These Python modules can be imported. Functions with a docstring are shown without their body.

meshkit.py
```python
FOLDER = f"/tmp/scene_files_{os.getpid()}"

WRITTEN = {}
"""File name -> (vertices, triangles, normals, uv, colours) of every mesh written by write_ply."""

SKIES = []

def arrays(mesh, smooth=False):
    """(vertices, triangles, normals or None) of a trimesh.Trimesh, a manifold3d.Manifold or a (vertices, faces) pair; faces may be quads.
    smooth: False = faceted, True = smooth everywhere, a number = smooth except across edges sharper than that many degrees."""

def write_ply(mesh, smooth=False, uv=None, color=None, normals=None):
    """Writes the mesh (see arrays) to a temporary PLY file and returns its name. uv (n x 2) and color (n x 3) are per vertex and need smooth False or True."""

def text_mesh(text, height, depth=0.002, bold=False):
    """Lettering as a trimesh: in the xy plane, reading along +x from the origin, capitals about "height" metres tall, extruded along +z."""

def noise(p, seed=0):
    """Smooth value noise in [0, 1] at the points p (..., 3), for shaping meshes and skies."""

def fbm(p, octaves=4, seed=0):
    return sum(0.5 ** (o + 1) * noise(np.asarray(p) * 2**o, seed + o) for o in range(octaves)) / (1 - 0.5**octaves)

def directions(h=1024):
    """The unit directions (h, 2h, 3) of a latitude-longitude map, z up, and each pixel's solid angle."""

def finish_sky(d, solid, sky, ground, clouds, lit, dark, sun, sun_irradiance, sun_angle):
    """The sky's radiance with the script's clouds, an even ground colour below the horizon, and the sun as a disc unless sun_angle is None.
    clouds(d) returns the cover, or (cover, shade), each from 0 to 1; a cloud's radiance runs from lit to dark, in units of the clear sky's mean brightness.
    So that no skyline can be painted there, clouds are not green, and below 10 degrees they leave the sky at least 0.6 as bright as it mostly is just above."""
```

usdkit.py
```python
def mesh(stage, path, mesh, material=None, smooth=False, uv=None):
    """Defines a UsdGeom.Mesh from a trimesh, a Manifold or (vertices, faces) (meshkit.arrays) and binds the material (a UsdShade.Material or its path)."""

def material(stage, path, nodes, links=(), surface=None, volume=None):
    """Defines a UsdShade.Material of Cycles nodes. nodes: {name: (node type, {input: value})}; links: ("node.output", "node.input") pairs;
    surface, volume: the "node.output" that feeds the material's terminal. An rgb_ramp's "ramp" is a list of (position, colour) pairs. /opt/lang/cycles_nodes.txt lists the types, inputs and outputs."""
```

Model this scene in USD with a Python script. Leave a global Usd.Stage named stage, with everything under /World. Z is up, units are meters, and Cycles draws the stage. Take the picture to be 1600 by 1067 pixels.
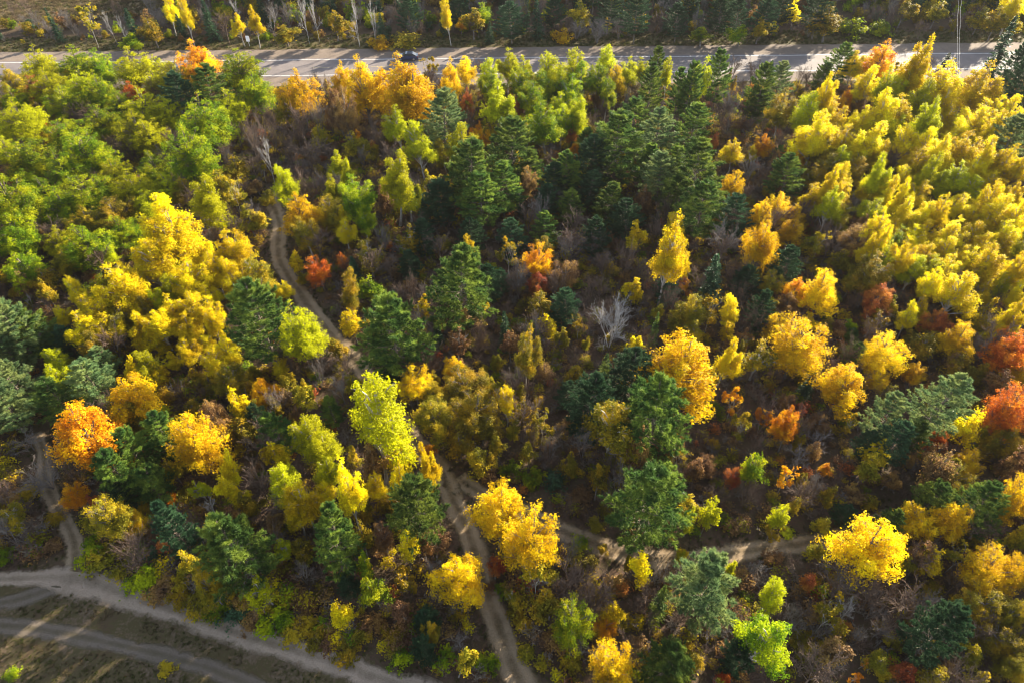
import math, re
import numpy as np, trimesh
import usdkit, meshkit
from pxr import Usd, UsdGeom, UsdLux, UsdShade, Gf, Sdf, Vt

# ------------------------------------------------------------------ stage, camera, sky, sun
stage = Usd.Stage.CreateInMemory()
UsdGeom.SetStageUpAxis(stage, UsdGeom.Tokens.z)
UsdGeom.SetStageMetersPerUnit(stage, 1.0)
world = UsdGeom.Xform.Define(stage, '/World')
stage.SetDefaultPrim(world.GetPrim())

CAM_H, PITCH, FPX = 60.0, math.radians(45.0), 1067.0     # metres, degrees below level, focal length for a 1600 px wide picture
cam = UsdGeom.Camera.Define(stage, '/World/camera')
cam.AddTranslateOp().Set(Gf.Vec3d(0, 0, CAM_H))
cam.AddRotateXOp().Set(90 - math.degrees(PITCH))
cam.CreateHorizontalApertureAttr(36.0)
cam.CreateVerticalApertureAttr(36.0 * 682 / 1024)
cam.CreateFocalLengthAttr(36.0 * FPX / 1600)
cam.CreateClippingRangeAttr(Gf.Vec2f(0.5, 20000))
cam.CreateExposureAttr(2.42)

SUN_AZ, SUN_EL = math.radians(44.0), math.radians(18.0)
sun_dir = np.array([math.sin(SUN_AZ) * math.cos(SUN_EL), math.cos(SUN_AZ) * math.cos(SUN_EL), math.sin(SUN_EL)])
mat = lambda name, nodes, links=(), surface='p.BSDF', volume=None: usdkit.material(stage, '/World/Looks/' + name, nodes, links, surface, volume)
UsdGeom.Scope.Define(stage, '/World/Looks')
sky_mat = mat('sky', {'s': ('sky_texture', {'sky_type': 'single_scattering', 'sun_disc': False, 'sun_elevation': SUN_EL, 'sun_rotation': SUN_AZ}),
                      'h': ('hsv', {'saturation': 0.62}), 'b': ('background_shader', {'strength': 0.082})}, [('s.color', 'h.color'), ('h.color', 'b.color')], surface='b.background')
dome = UsdLux.DomeLight.Define(stage, '/World/sky')
UsdShade.MaterialBindingAPI.Apply(dome.GetPrim()).Bind(sky_mat)
dome.GetPrim().SetCustomDataByKey('kind', 'structure')
sun = UsdLux.DistantLight.Define(stage, '/World/sun')
sun.CreateNormalizeAttr(True)
sun.CreateIntensityAttr(1.25)
sun.CreateAngleAttr(0.53)
sun.CreateColorAttr(Gf.Vec3f(1.0, 0.87, 0.66))
sun.AddRotateZOp().Set(-math.degrees(SUN_AZ))
sun.AddRotateXOp().Set(-(90 - math.degrees(SUN_EL)))

# ------------------------------------------------------------------ picture -> place (used only to work out where things stand)
SP, CP = math.sin(PITCH), math.cos(PITCH)
def ray(px, py):
    a, b = (px - 800) / FPX, -(py - 533.5) / FPX
    return np.array([a, CP + b * SP, -SP + b * CP])
def place(px, py, z=0.0):
    d = ray(px, py)
    t = (z - CAM_H) / d[2]
    return np.array([0, 0, CAM_H]) + t * d, t            # t is the depth along the view axis
def gp(px, py):
    return place(px, py)[0][:2]

# ------------------------------------------------------------------ ground relief
def relief(x, y):
    p = np.stack([np.asarray(x, float) / 26, np.asarray(y, float) / 26, np.zeros_like(np.asarray(x, float))], -1)
    h = 0.9 * (meshkit.fbm(p, 3, 11) - 0.5)
    return h * np.clip((118 - np.asarray(y, float)) / 14, 0, 1) * np.clip(2 - np.hypot(x, np.asarray(y) - 80) / 150, 0, 1)

# ------------------------------------------------------------------ small helpers
names = {}
def numbered(path):
    n = names.get(path, -1) + 1
    names[path] = n
    return path if n == 0 else '%s_%03d' % (path, n)
def add(name, mesh, material, parent='/World', smooth=False, uv=None, **data):
    m = usdkit.mesh(stage, numbered(parent + '/' + name), mesh, material, smooth, uv)
    for k, v in data.items():
        if v: m.GetPrim().SetCustomDataByKey(k, v)
    return str(m.GetPath())
def thing(name, loc, label, category, rotz=0.0, scale=None, group=None, lean=None):
    x = UsdGeom.Xform.Define(stage, numbered('/World/' + name))
    x.AddTranslateOp().Set(Gf.Vec3d(*map(float, loc)))
    if lean: x.AddRotateXYZOp().Set(Gf.Vec3f(lean[0], lean[1], 0))
    if rotz: x.AddRotateZOp().Set(rotz)
    if scale is not None: x.AddScaleOp().Set(Gf.Vec3f(*map(float, scale)))
    for k, v in (('label', label), ('category', category), ('group', group)):
        if v: x.GetPrim().SetCustomDataByKey(k, v)
    return str(x.GetPath())

def unit(v):
    return v / np.maximum(np.linalg.norm(v, axis=-1, keepdims=True), 1e-9)
def tubes(p0, p1, r0, r1, k=4):
    """One tapered k-sided tube for every row."""
    p0, p1 = np.asarray(p0, float).reshape(-1, 3), np.asarray(p1, float).reshape(-1, 3)
    n = len(p0)
    r0, r1 = np.broadcast_to(r0, n), np.broadcast_to(r1, n)
    d = unit(p1 - p0)
    ref = np.where(np.abs(d[:, 2:3]) > 0.9, [[1.0, 0, 0]], [[0, 0, 1.0]])
    a = unit(np.cross(d, ref)); b = np.cross(d, a)
    ang = np.arange(k) * 2 * np.pi / k
    ring = np.cos(ang)[None, :, None] * a[:, None] + np.sin(ang)[None, :, None] * b[:, None]
    v = np.concatenate([p0[:, None] + ring * r0[:, None, None], p1[:, None] + ring * r1[:, None, None]], 1)
    i = np.arange(k); j = (i + 1) % k
    f = np.concatenate([np.stack([i, j, j + k], 1), np.stack([i, j + k, i + k], 1)])
    return v.reshape(-1, 3), (f[None] + (np.arange(n) * 2 * k)[:, None, None]).reshape(-1, 3)
def polytube(pts, radii, k=6):
    return tubes(pts[:-1], pts[1:], radii[:-1], radii[1:], k)
def join(*ms):
    vs, fs, o = [], [], 0
    for v, f in ms:
        vs.append(v); fs.append(np.asarray(f) + o); o += len(v)
    return np.vstack(vs), np.vstack(fs)
def leaves(c, n, s, rng, aspect=0.8):
    """Leaf sprays: one folded four-cornered blade for every centre c, facing n."""
    n = unit(n)
    t = unit(np.cross(n, rng.normal(size=n.shape))); b = np.cross(n, t)
    s = np.broadcast_to(s, len(c))[:, None]
    v = np.stack([c + t * s, c + b * s * aspect + n * s * 0.25, c - t * s, c - b * s * aspect + n * s * 0.25], 1)
    f = np.array([[0, 1, 2], [0, 2, 3]])
    return v.reshape(-1, 3), (f[None] + (np.arange(len(c)) * 4)[:, None, None]).reshape(-1, 3)
def needles(c, d, length, width, rng):
    """Needle sprays: one long narrow triangle for every root c, pointing along d."""
    d = unit(d)
    a = unit(np.cross(d, rng.normal(size=d.shape)))
    length, width = np.broadcast_to(length, len(c))[:, None], np.broadcast_to(width, len(c))[:, None]
    v = np.stack([c - a * width / 2, c + a * width / 2, c + d * length], 1)
    return v.reshape(-1, 3), np.arange(len(c) * 3).reshape(-1, 3)
def box(cx, cy, cz, sx, sy, sz):
    b = trimesh.creation.box([sx, sy, sz]); b.apply_translation([cx, cy, cz])
    return np.array(b.vertices), np.array(b.faces)

# ------------------------------------------------------------------ materials
def leaf_look(name, colours, patch=None, trans=0.35, rough=0.6):
    """colours: leaf to leaf spread; patch: the second colour that whole boughs turn to."""
    patch = patch or colours[len(colours) // 2]
    hi = tuple(min(1, c * 1.0) for c in patch)
    return mat(name, {
        'g': ('geometry', {}), 'o': ('object_info', {}),
        'r': ('rgb_ramp', {'ramp': [(i / (len(colours) - 1), c) for i, c in enumerate(colours)]}),
        'n': ('noise_texture', {'scale': 0.55, 'detail': 2.0}),
        'nr': ('map_range', {'from_min': 0.45, 'from_max': 0.6, 'to_min': 0.0, 'to_max': 0.85, 'clamp': True}),
        'm': ('mix', {'mix_type': 'mix', 'color2': hi}),
        'hv': ('map_range', {'from_min': 0, 'from_max': 1, 'to_min': 0.487, 'to_max': 0.511}),
        'vv': ('map_range', {'from_min': 0, 'from_max': 1, 'to_min': 0.78, 'to_max': 1.2}),
        'h': ('hsv', {'saturation': 1.0}),
        'p': ('principled_bsdf', {'roughness': rough, 'specular_ior_level': 0.12}),
        't': ('translucent_bsdf', {}),
        'x': ('mix_closure', {'fac': trans})},
        [('g.random_per_island', 'r.fac'), ('g.position', 'n.vector'), ('n.fac', 'nr.value'), ('nr.result', 'm.fac'), ('r.color', 'm.color1'),
         ('o.random', 'hv.value'), ('o.random', 'vv.value'), ('hv.result', 'h.hue'), ('vv.result', 'h.value'), ('m.color', 'h.color'),
         ('h.color', 'p.base_color'), ('h.color', 't.color'), ('p.BSDF', 'x.closure1'), ('t.BSDF', 'x.closure2')], surface='x.closure')
def bark_look(name, c1, c2, scale=6.0):
    return mat(name, {
        'g': ('texture_coordinate', {}), 'mp': ('mapping', {'scale': (1, 1, 0.35)}), 'n': ('noise_texture', {'scale': scale, 'detail': 4.0}),
        'r': ('rgb_ramp', {'ramp': [(0.35, c1), (0.62, c2)]}), 'b': ('bump', {'strength': 0.5, 'distance': 0.03}),
        'p': ('principled_bsdf', {'roughness': 0.85, 'specular_ior_level': 0.2})},
        [('g.object', 'mp.vector'), ('mp.vector', 'n.vector'), ('n.fac', 'r.fac'), ('r.color', 'p.base_color'), ('n.fac', 'b.height'), ('b.normal', 'p.normal')])

LEAF = {
    'y': leaf_look('leaf_lemon_yellow', [(0.60, 0.46, 0.003), (0.84, 0.66, 0.003), (0.90, 0.74, 0.004), (0.88, 0.62, 0.003)], (0.72, 0.63, 0.003), 0.55),
    'h': leaf_look('leaf_golden_yellow', [(0.62, 0.40, 0.003), (0.83, 0.58, 0.004), (0.90, 0.68, 0.005), (0.87, 0.53, 0.004)], (0.80, 0.61, 0.004), 0.55),
    'l': leaf_look('leaf_lime_yellow', [(0.38, 0.39, 0.003), (0.64, 0.58, 0.003), (0.80, 0.67, 0.004)], (0.46, 0.47, 0.003), 0.55),
    'g': leaf_look('leaf_green', [(0.13, 0.21, 0.005), (0.27, 0.35, 0.005), (0.50, 0.50, 0.005)], (0.42, 0.45, 0.004), 0.55),
    'e': leaf_look('leaf_flame', [(0.46, 0.10, 0.012), (0.64, 0.17, 0.014), (0.74, 0.27, 0.016)], (0.68, 0.26, 0.016), 0.5),
    'o': leaf_look('leaf_olive', [(0.20, 0.175, 0.010), (0.34, 0.275, 0.010), (0.48, 0.37, 0.012)], (0.46, 0.32, 0.010), 0.45),
    'a': leaf_look('leaf_amber', [(0.55, 0.22, 0.003), (0.76, 0.35, 0.003), (0.84, 0.47, 0.005)], (0.80, 0.49, 0.003), 0.5),
    'r': leaf_look('leaf_red', [(0.36, 0.095, 0.03), (0.50, 0.15, 0.035), (0.62, 0.24, 0.04)], (0.52, 0.22, 0.035), 0.45),
    'u': leaf_look('leaf_russet', [(0.18, 0.10, 0.045), (0.29, 0.155, 0.055), (0.40, 0.21, 0.06)], (0.34, 0.20, 0.05), 0.4),
    'p': leaf_look('needles_green', [(0.058, 0.115, 0.026), (0.125, 0.195, 0.032), (0.25, 0.30, 0.040)], (0.21, 0.285, 0.04), 0.35, 0.45),
    'q': leaf_look('needles_pale', [(0.12, 0.19, 0.075), (0.20, 0.27, 0.095), (0.30, 0.35, 0.11)], (0.26, 0.31, 0.10), 0.35, 0.45),
    'd': leaf_look('needles_dark', [(0.026, 0.065, 0.030), (0.05, 0.10, 0.038), (0.08, 0.14, 0.045)], (0.055, 0.11, 0.05), 0.25, 0.45),
}
BARK = {'pale': bark_look('bark_pale', (0.22, 0.195, 0.165), (0.38, 0.35, 0.31)), 'brown': bark_look('bark_brown', (0.09, 0.07, 0.055), (0.17, 0.14, 0.11)),
        'grey': bark_look('bark_grey', (0.10, 0.086, 0.078), (0.18, 0.155, 0.142)), 'white': bark_look('bark_white', (0.25, 0.23, 0.215), (0.44, 0.41, 0.385)),
        'umber': bark_look('bark_umber', (0.075, 0.05, 0.038), (0.135, 0.092, 0.072))}

# ------------------------------------------------------------------ tree models (class prims that every tree refers to)
stage.CreateClassPrim('/World/tree_models')
def trunk_line(T, top, rng, wob=0.03, n=7):
    z = np.linspace(0, top, n)
    off = np.cumsum(rng.normal(0, wob * T / n, (n, 2)), 0); off[0] = 0
    return np.column_stack([off, z])
def at_height(line, z):
    return np.column_stack([np.interp(z, line[:, 2], line[:, 0]), np.interp(z, line[:, 2], line[:, 1]), z])

def broad(seed, W, T, base, nclump, nleaf, ls, csize=(0.20, 0.34), lift=1.0, power=0.75, bare=0.0, leaders=0):
    """A broad-leaved tree: trunk, limbs that end in leaf clumps of unequal size, gaps between them."""
    rng = np.random.default_rng(seed)
    R, z0 = W / 2, base * T
    Hc = T - z0
    line = trunk_line(T, z0 + 0.75 * Hc, rng)
    k = np.arange(nclump)
    if leaders:
        # several upright leaders of unequal height: the crown is a bunch of plumes
        j = k % leaders
        rho = R * 0.62 * np.sqrt(np.arange(leaders) / max(1, leaders - 1)) * rng.uniform(0.8, 1.15, leaders)
        aj = np.arange(leaders) * 2.39996 + rng.normal(0, 0.3, leaders)
        topj = T - Hc * (0.42 * (rho / R) ** 1.3 + rng.uniform(0, 0.16, leaders)); topj[0] = T
        f = np.floor(k / leaders) / max(1, np.ceil(nclump / leaders) - 1)
        f = np.clip(f + rng.uniform(-0.08, 0.08, nclump), 0, 1)
        botj = z0 + Hc * rng.uniform(0.02, 0.30, leaders)
        cs = R * rng.uniform(*csize, nclump) * (1.12 - 0.62 * f)
        zc = botj[j] + (topj[j] - botj[j]) * f - cs * 0.8 * f
        off = R * 0.40 * (1.02 - 0.95 * f) * rng.uniform(0.2, 1.0, nclump)
        ph = rng.uniform(0, 2 * np.pi, nclump)
        ax = rho[j] * (0.62 + 0.42 * f)
        C = at_height(line, zc) * [1, 1, 0] + np.column_stack([np.cos(aj[j]) * ax + np.cos(ph) * off, np.sin(aj[j]) * ax + np.sin(ph) * off, zc])
        rad = np.linalg.norm(C[:, :2], axis=1)
    else:
        u = (k + 0.5) / nclump
        zc = z0 + Hc * (0.06 + 0.90 * u ** power)
        prof = np.sqrt(np.clip(1 - ((zc - (z0 + 0.42 * Hc)) / (0.58 * Hc)) ** 2, 0.04, 1))
        phi = k * 2.39996 + rng.normal(0, 0.5, nclump)
        lump = 0.66 + 0.60 * meshkit.noise(np.column_stack([np.cos(phi) * 1.3, np.sin(phi) * 1.3, zc / Hc * 2.2]), seed)
        rad = R * prof * lump * np.where(rng.random(nclump) < 0.25, rng.uniform(0.2, 0.6, nclump), rng.uniform(0.68, 0.98, nclump))
        cs = rng.uniform(*csize, nclump) * R * (0.75 + 0.5 * prof)
        C = at_height(line, zc) * [1, 1, 0] + np.column_stack([np.cos(phi) * rad, np.sin(phi) * rad, zc])
    start = at_height(line, np.clip(zc - 0.30 * Hc * rng.uniform(0.6, 1.2, nclump) - 0.25 * rad, 0.55 * z0 + 0.3, None))
    mid = (start + C) / 2 + np.column_stack([np.zeros((nclump, 2)), 0.06 * Hc * rng.uniform(-0.5, 1, nclump)])
    r = T * 0.0042 * (0.7 + 0.6 * rng.random(nclump))
    limbs = join(tubes(start, mid, r, r * 0.7, 4), tubes(mid, C, r * 0.7, r * 0.25, 3))
    tw = 5
    ci = np.repeat(k, tw)
    ends = C[ci] + unit(rng.normal(size=(len(ci), 3)) + [0, 0, 0.4]) * cs[ci][:, None] * 0.95
    limbs = join(limbs, tubes(mid[ci] * 0.35 + C[ci] * 0.65, ends, r[ci] * 0.35, 0.008, 3))
    trunk = polytube(line, np.linspace(T * 0.013, T * 0.005, len(line)) * (1 + 0.5 * (np.arange(len(line)) == 0)), 7)
    keep = rng.random(nclump) >= bare
    w = cs ** 2 * keep
    per = rng.choice(nclump, nleaf, p=w / w.sum())
    d = unit(rng.normal(size=(nleaf, 3)))
    rr = rng.uniform(0.25, 1.08, nleaf) ** 0.6
    el = np.array([1, 1, 0.85 * lift])
    # every clump is itself a handful of sprays, so that its edge is broken
    spray = unit(rng.normal(size=(nclump, 13, 3)) + [0, 0, 0.3]) * rng.uniform(0.45, 1.12, (nclump, 13, 1))
    s = spray[per, rng.integers(0, 13, nleaf)]
    d2 = s + rng.normal(0, 0.21, (nleaf, 3))
    rr = np.ones(nleaf)
    P = C[per] + d2 * el * (cs[per] * rr)[:, None] + rng.normal(0, 0.05, (nleaf, 3))
    out = P - np.array([0, 0, z0 + 0.3 * Hc])
    n = unit(unit(d2) * 0.5 + unit(out) * 0.35 + rng.normal(0, 0.55, (nleaf, 3)) + [0, 0, 0.3])
    # bring the crown to its nominal width
    g = 1.0 * R / np.percentile(np.linalg.norm(P[:, :2], axis=1), 94)
    G = np.array([g, g, (T - z0) / (np.percentile(P[:, 2], 99.5) - np.percentile(P[:, 2], 1.0))])
    lo = np.percentile(P[:, 2], 1.0)
    P = (P - [0, 0, lo]) * G + [0, 0, z0]
    limbs = ((limbs[0] - [0, 0, lo]) * G + [0, 0, z0], limbs[1])
    return {'trunk': trunk, 'limbs': limbs, 'crown': leaves(P, n, ls * rng.uniform(0.6, 1.25, nleaf), rng)}

def pine(seed, W, T, base, whorls=11, per=5, ntuft=30, nn=9):
    """A white pine: tiers of long boughs, every bough a flat pointed plume of needle tufts with its tip turned up, gaps between the tiers."""
    rng = np.random.default_rng(seed)
    z0 = base * T
    line = trunk_line(T, T * 0.985, rng, 0.012, 9)
    P0, P1, bz = [], [], []
    for i in range(whorls):
        f = min(max((i + rng.uniform(-0.25, 0.25)) / (whorls - 1), 0), 0.97)
        z = z0 + (T - z0) * f * 0.95
        L0 = W / 2 * (1.0 - f ** 2.1) * (0.70 + 0.30 * min(1, f / 0.2)) + 0.5
        for j in range(per if f < 0.9 else 4):
            a = (j + rng.uniform(-0.3, 0.3)) * 2 * np.pi / per + i * 1.95
            L = max(0.7, L0 * rng.choice([rng.uniform(0.5, 0.8), rng.uniform(0.82, 1.12)], p=[0.35, 0.65]))
            P0.append([0, 0, z]); P1.append([np.cos(a) * L, np.sin(a) * L, z + L * (rng.uniform(0.05, 0.25) + 0.45 * f ** 2)]); bz.append(f)
    P0, P1, bz = np.array(P0), np.array(P1), np.array(bz)
    P0[:, :2] += at_height(line, P0[:, 2])[:, :2]; P1[:, :2] += at_height(line, P0[:, 2])[:, :2]
    nb = len(P0)
    boughs = tubes(P0, P1, 0.04 + 0.05 * (1 - bz), 0.015, 3)
    D = P1 - P0; Ld = np.linalg.norm(D, axis=1)
    side = unit(np.cross(D, [0, 0, 1.0]))
    # secondary twigs make each plume a feather of 5 to 7 points
    m = 7
    tw_t = np.tile(np.array([0.30, 0.45, 0.58, 0.70, 0.80, 0.90, 1.0]), (nb, 1)) + rng.uniform(-0.05, 0.05, (nb, m))
    tw_s = np.where((np.arange(m) + rng.integers(0, 2, (nb, 1))) % 2 == 0, 1.0, -1.0); tw_s[:, -1] = 0
    tw_l = Ld[:, None] * (0.30 * (1.15 - tw_t)) + 0.45
    root = P0[:, None] + D[:, None] * np.minimum(tw_t, 1)[..., None] + np.array([0, 0, 1.0]) * (0.14 * tw_t ** 2 * Ld[:, None])[..., None]
    tdir = unit(unit(D)[:, None] * 0.95 + side[:, None] * (tw_s * 0.85)[..., None] + np.array([0, 0, 1.0]) * rng.uniform(0.05, 0.5, (nb, m))[..., None])
    root, tdir, tw_l = root.reshape(-1, 3), tdir.reshape(-1, 3), tw_l.ravel()
    q = ntuft // 5
    ti = np.repeat(np.arange(len(root)), q)
    tt = np.tile((np.arange(q) + 0.6) / q, len(root))
    C = root[ti] + tdir[ti] * (tw_l[ti] * tt)[:, None] + rng.normal(0, 0.07, (len(ti), 3))
    ni = np.repeat(np.arange(len(C)), nn)
    dirs = unit(rng.normal(size=(len(ni), 3)) * 0.55 + tdir[ti][ni] * 0.75 + [0, 0, 0.35])
    crown = needles(C[ni], dirs, rng.uniform(0.26, 0.60, len(ni)), rng.uniform(0.065, 0.115, len(ni)), rng)
    trunk = polytube(line, np.linspace(T * 0.014, 0.03, len(line)), 7)
    g = W / 2 / np.percentile(np.linalg.norm(crown[0][:, :2], axis=1), 95)
    crown, boughs = (crown[0] * [g, g, 1], crown[1]), (boughs[0] * [g, g, 1], boughs[1])
    return {'trunk': trunk, 'boughs': boughs, 'crown': crown}

def spruce(seed, W, T, base=0.04, whorls=26, per=9, nn=17):
    """A spruce: a narrow dense cone of drooping sprays with a leader on top."""
    rng = np.random.default_rng(seed)
    f = np.repeat(np.linspace(0, 0.97, whorls), per) + rng.uniform(-0.018, 0.018, whorls * per)
    f = np.clip(f, 0, 0.98)
    a = rng.uniform(0, 2 * np.pi, len(f))
    L = np.maximum(0.16, W / 2 * (1 - f) ** 0.85 * rng.uniform(0.72, 1.1, len(f)))
    z = base * T + (T - base * T) * f
    P0 = np.column_stack([np.zeros((len(f), 2)), z])
    P1 = np.column_stack([np.cos(a) * L, np.sin(a) * L, z - L * (0.34 - 0.5 * f)])
    boughs = tubes(P0, P1, 0.035, 0.008, 3)
    bi = np.repeat(np.arange(len(f)), nn)
    t = np.tile((np.arange(nn) + 0.5) / nn, len(f)) * 0.9 + 0.1
    D = P1 - P0
    side = unit(np.cross(D, [0, 0, 1.0]))
    sg = np.where(np.arange(len(bi)) % 2, 1.0, -1.0)
    C = P0[bi] + D[bi] * t[:, None]
    dirs = unit(unit(D)[bi] * 0.8 + side[bi] * sg[:, None] * (1.15 - 0.8 * t)[:, None] + rng.normal(0, 0.28, (len(bi), 3)) + [0, 0, 0.05])
    ln = (0.24 + 0.30 * L[bi] * (1.1 - t)) * rng.uniform(0.7, 1.2, len(bi))
    crown = needles(C, dirs, ln, 0.12 + 0.10 * ln, rng)
    top = np.column_stack([np.zeros((8, 2)), np.linspace(T * 0.95, T, 8)])
    crown = join(crown, needles(top, rng.normal(size=(8, 3)) * [1, 1, 0.3] + [0, 0, 1.0], 0.4, 0.10, rng))
    trunk = tubes([[0, 0, 0]], [[0, 0, T * 0.97]], T * 0.013, 0.02, 6)
    return {'trunk': trunk, 'boughs': boughs, 'crown': crown}

def bare(seed, W, T, stems=1, spread=0.55, levels=(7, 6, 5, 4), r0=None, leafn=0, leafs=0.2):
    """A leafless tree: trunk, limbs, branches and a haze of fine twigs."""
    rng = np.random.default_rng(seed)
    r0 = r0 or T * 0.0085 / stems ** 0.4
    out, p, d, L, r = [], [], [], [], []
    segs = []
    for s in range(stems):
        a = s * 2.4 + rng.uniform(0, 1)
        tilt = spread * 0.5 * (stems > 1)
        p.append([0, 0, 0.0]); d.append([np.cos(a) * tilt, np.sin(a) * tilt, 1.0]); L.append(T * (0.55 if stems == 1 else 0.5) * rng.uniform(0.9, 1.1)); r.append(r0)
    p, d, L, r = np.array(p), unit(np.array(d)), np.array(L), np.array(r)
    trunk = twigs = None
    for lev, n in enumerate((0,) + tuple(levels)):
        if lev:
            i = np.repeat(np.arange(len(p)), n)
            lo = 0.35 if lev == 1 else 0.2
            t = rng.uniform(lo, 1.0, len(i))
            t[::n] = 1.0
            np_ = p[i] + d[i] * (L[i] * t)[:, None]
            sp = spread * (1.25 if lev == 1 else 1.0)
            nd = unit(d[i] + rng.normal(0, sp, (len(i), 3)) + [0, 0, 0.22])
            nL = L[i] * (0.62 if lev == 1 else 0.55) * rng.uniform(0.7, 1.15, len(i)) * (1.1 - 0.4 * t)
            nr = r[i] * 0.45
            p, d, L, r = np_, nd, nL, np.maximum(nr, 0.011)
        bend = unit(d + rng.normal(0, 0.12, d.shape))
        m = p + d * (L * 0.5)[:, None]; e = m + bend * (L * 0.5)[:, None]
        if lev < 2:
            s = join(tubes(p, m, r, r * 0.8, 6 if lev == 0 else 4), tubes(m, e, r * 0.8, r * 0.5, 6 if lev == 0 else 4))
        else:
            s = tubes(p, p + d * L[:, None], r, r * 0.4, 3)
        if lev == 0: trunk = s
        else: segs.append(s)
    res = {'trunk': trunk, 'limbs': segs[0], 'twigs': join(*segs[1:])}
    tips = p + d * L[:, None]
    allv = np.vstack([trunk[0], *[s[0] for s in segs]])
    ext = np.percentile(np.linalg.norm(allv[:, :2], axis=1), 97)
    S = np.array([W / 2 / ext, W / 2 / ext, T / allv[:, 2].max()])
    res = {k: (v * S, f) for k, (v, f) in res.items()}
    if leafn:
        hi = tips * S
        q = meshkit.noise(hi * 0.55, seed)
        pick = rng.choice(len(hi), leafn, p=(np.clip(q - 0.35, 0.02, 1) ** 1.5 * np.clip(hi[:, 2] / T - 0.25, 0.02, 1)) / (np.clip(q - 0.35, 0.02, 1) ** 1.5 * np.clip(hi[:, 2] / T - 0.25, 0.02, 1)).sum())
        P = hi[pick] + rng.normal(0, 0.16, (leafn, 3))
        res['crown'] = leaves(P, rng.normal(size=(leafn, 3)) + [0, 0, 0.5], leafs * rng.uniform(0.6, 1.2, leafn), rng)
    return res

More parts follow.
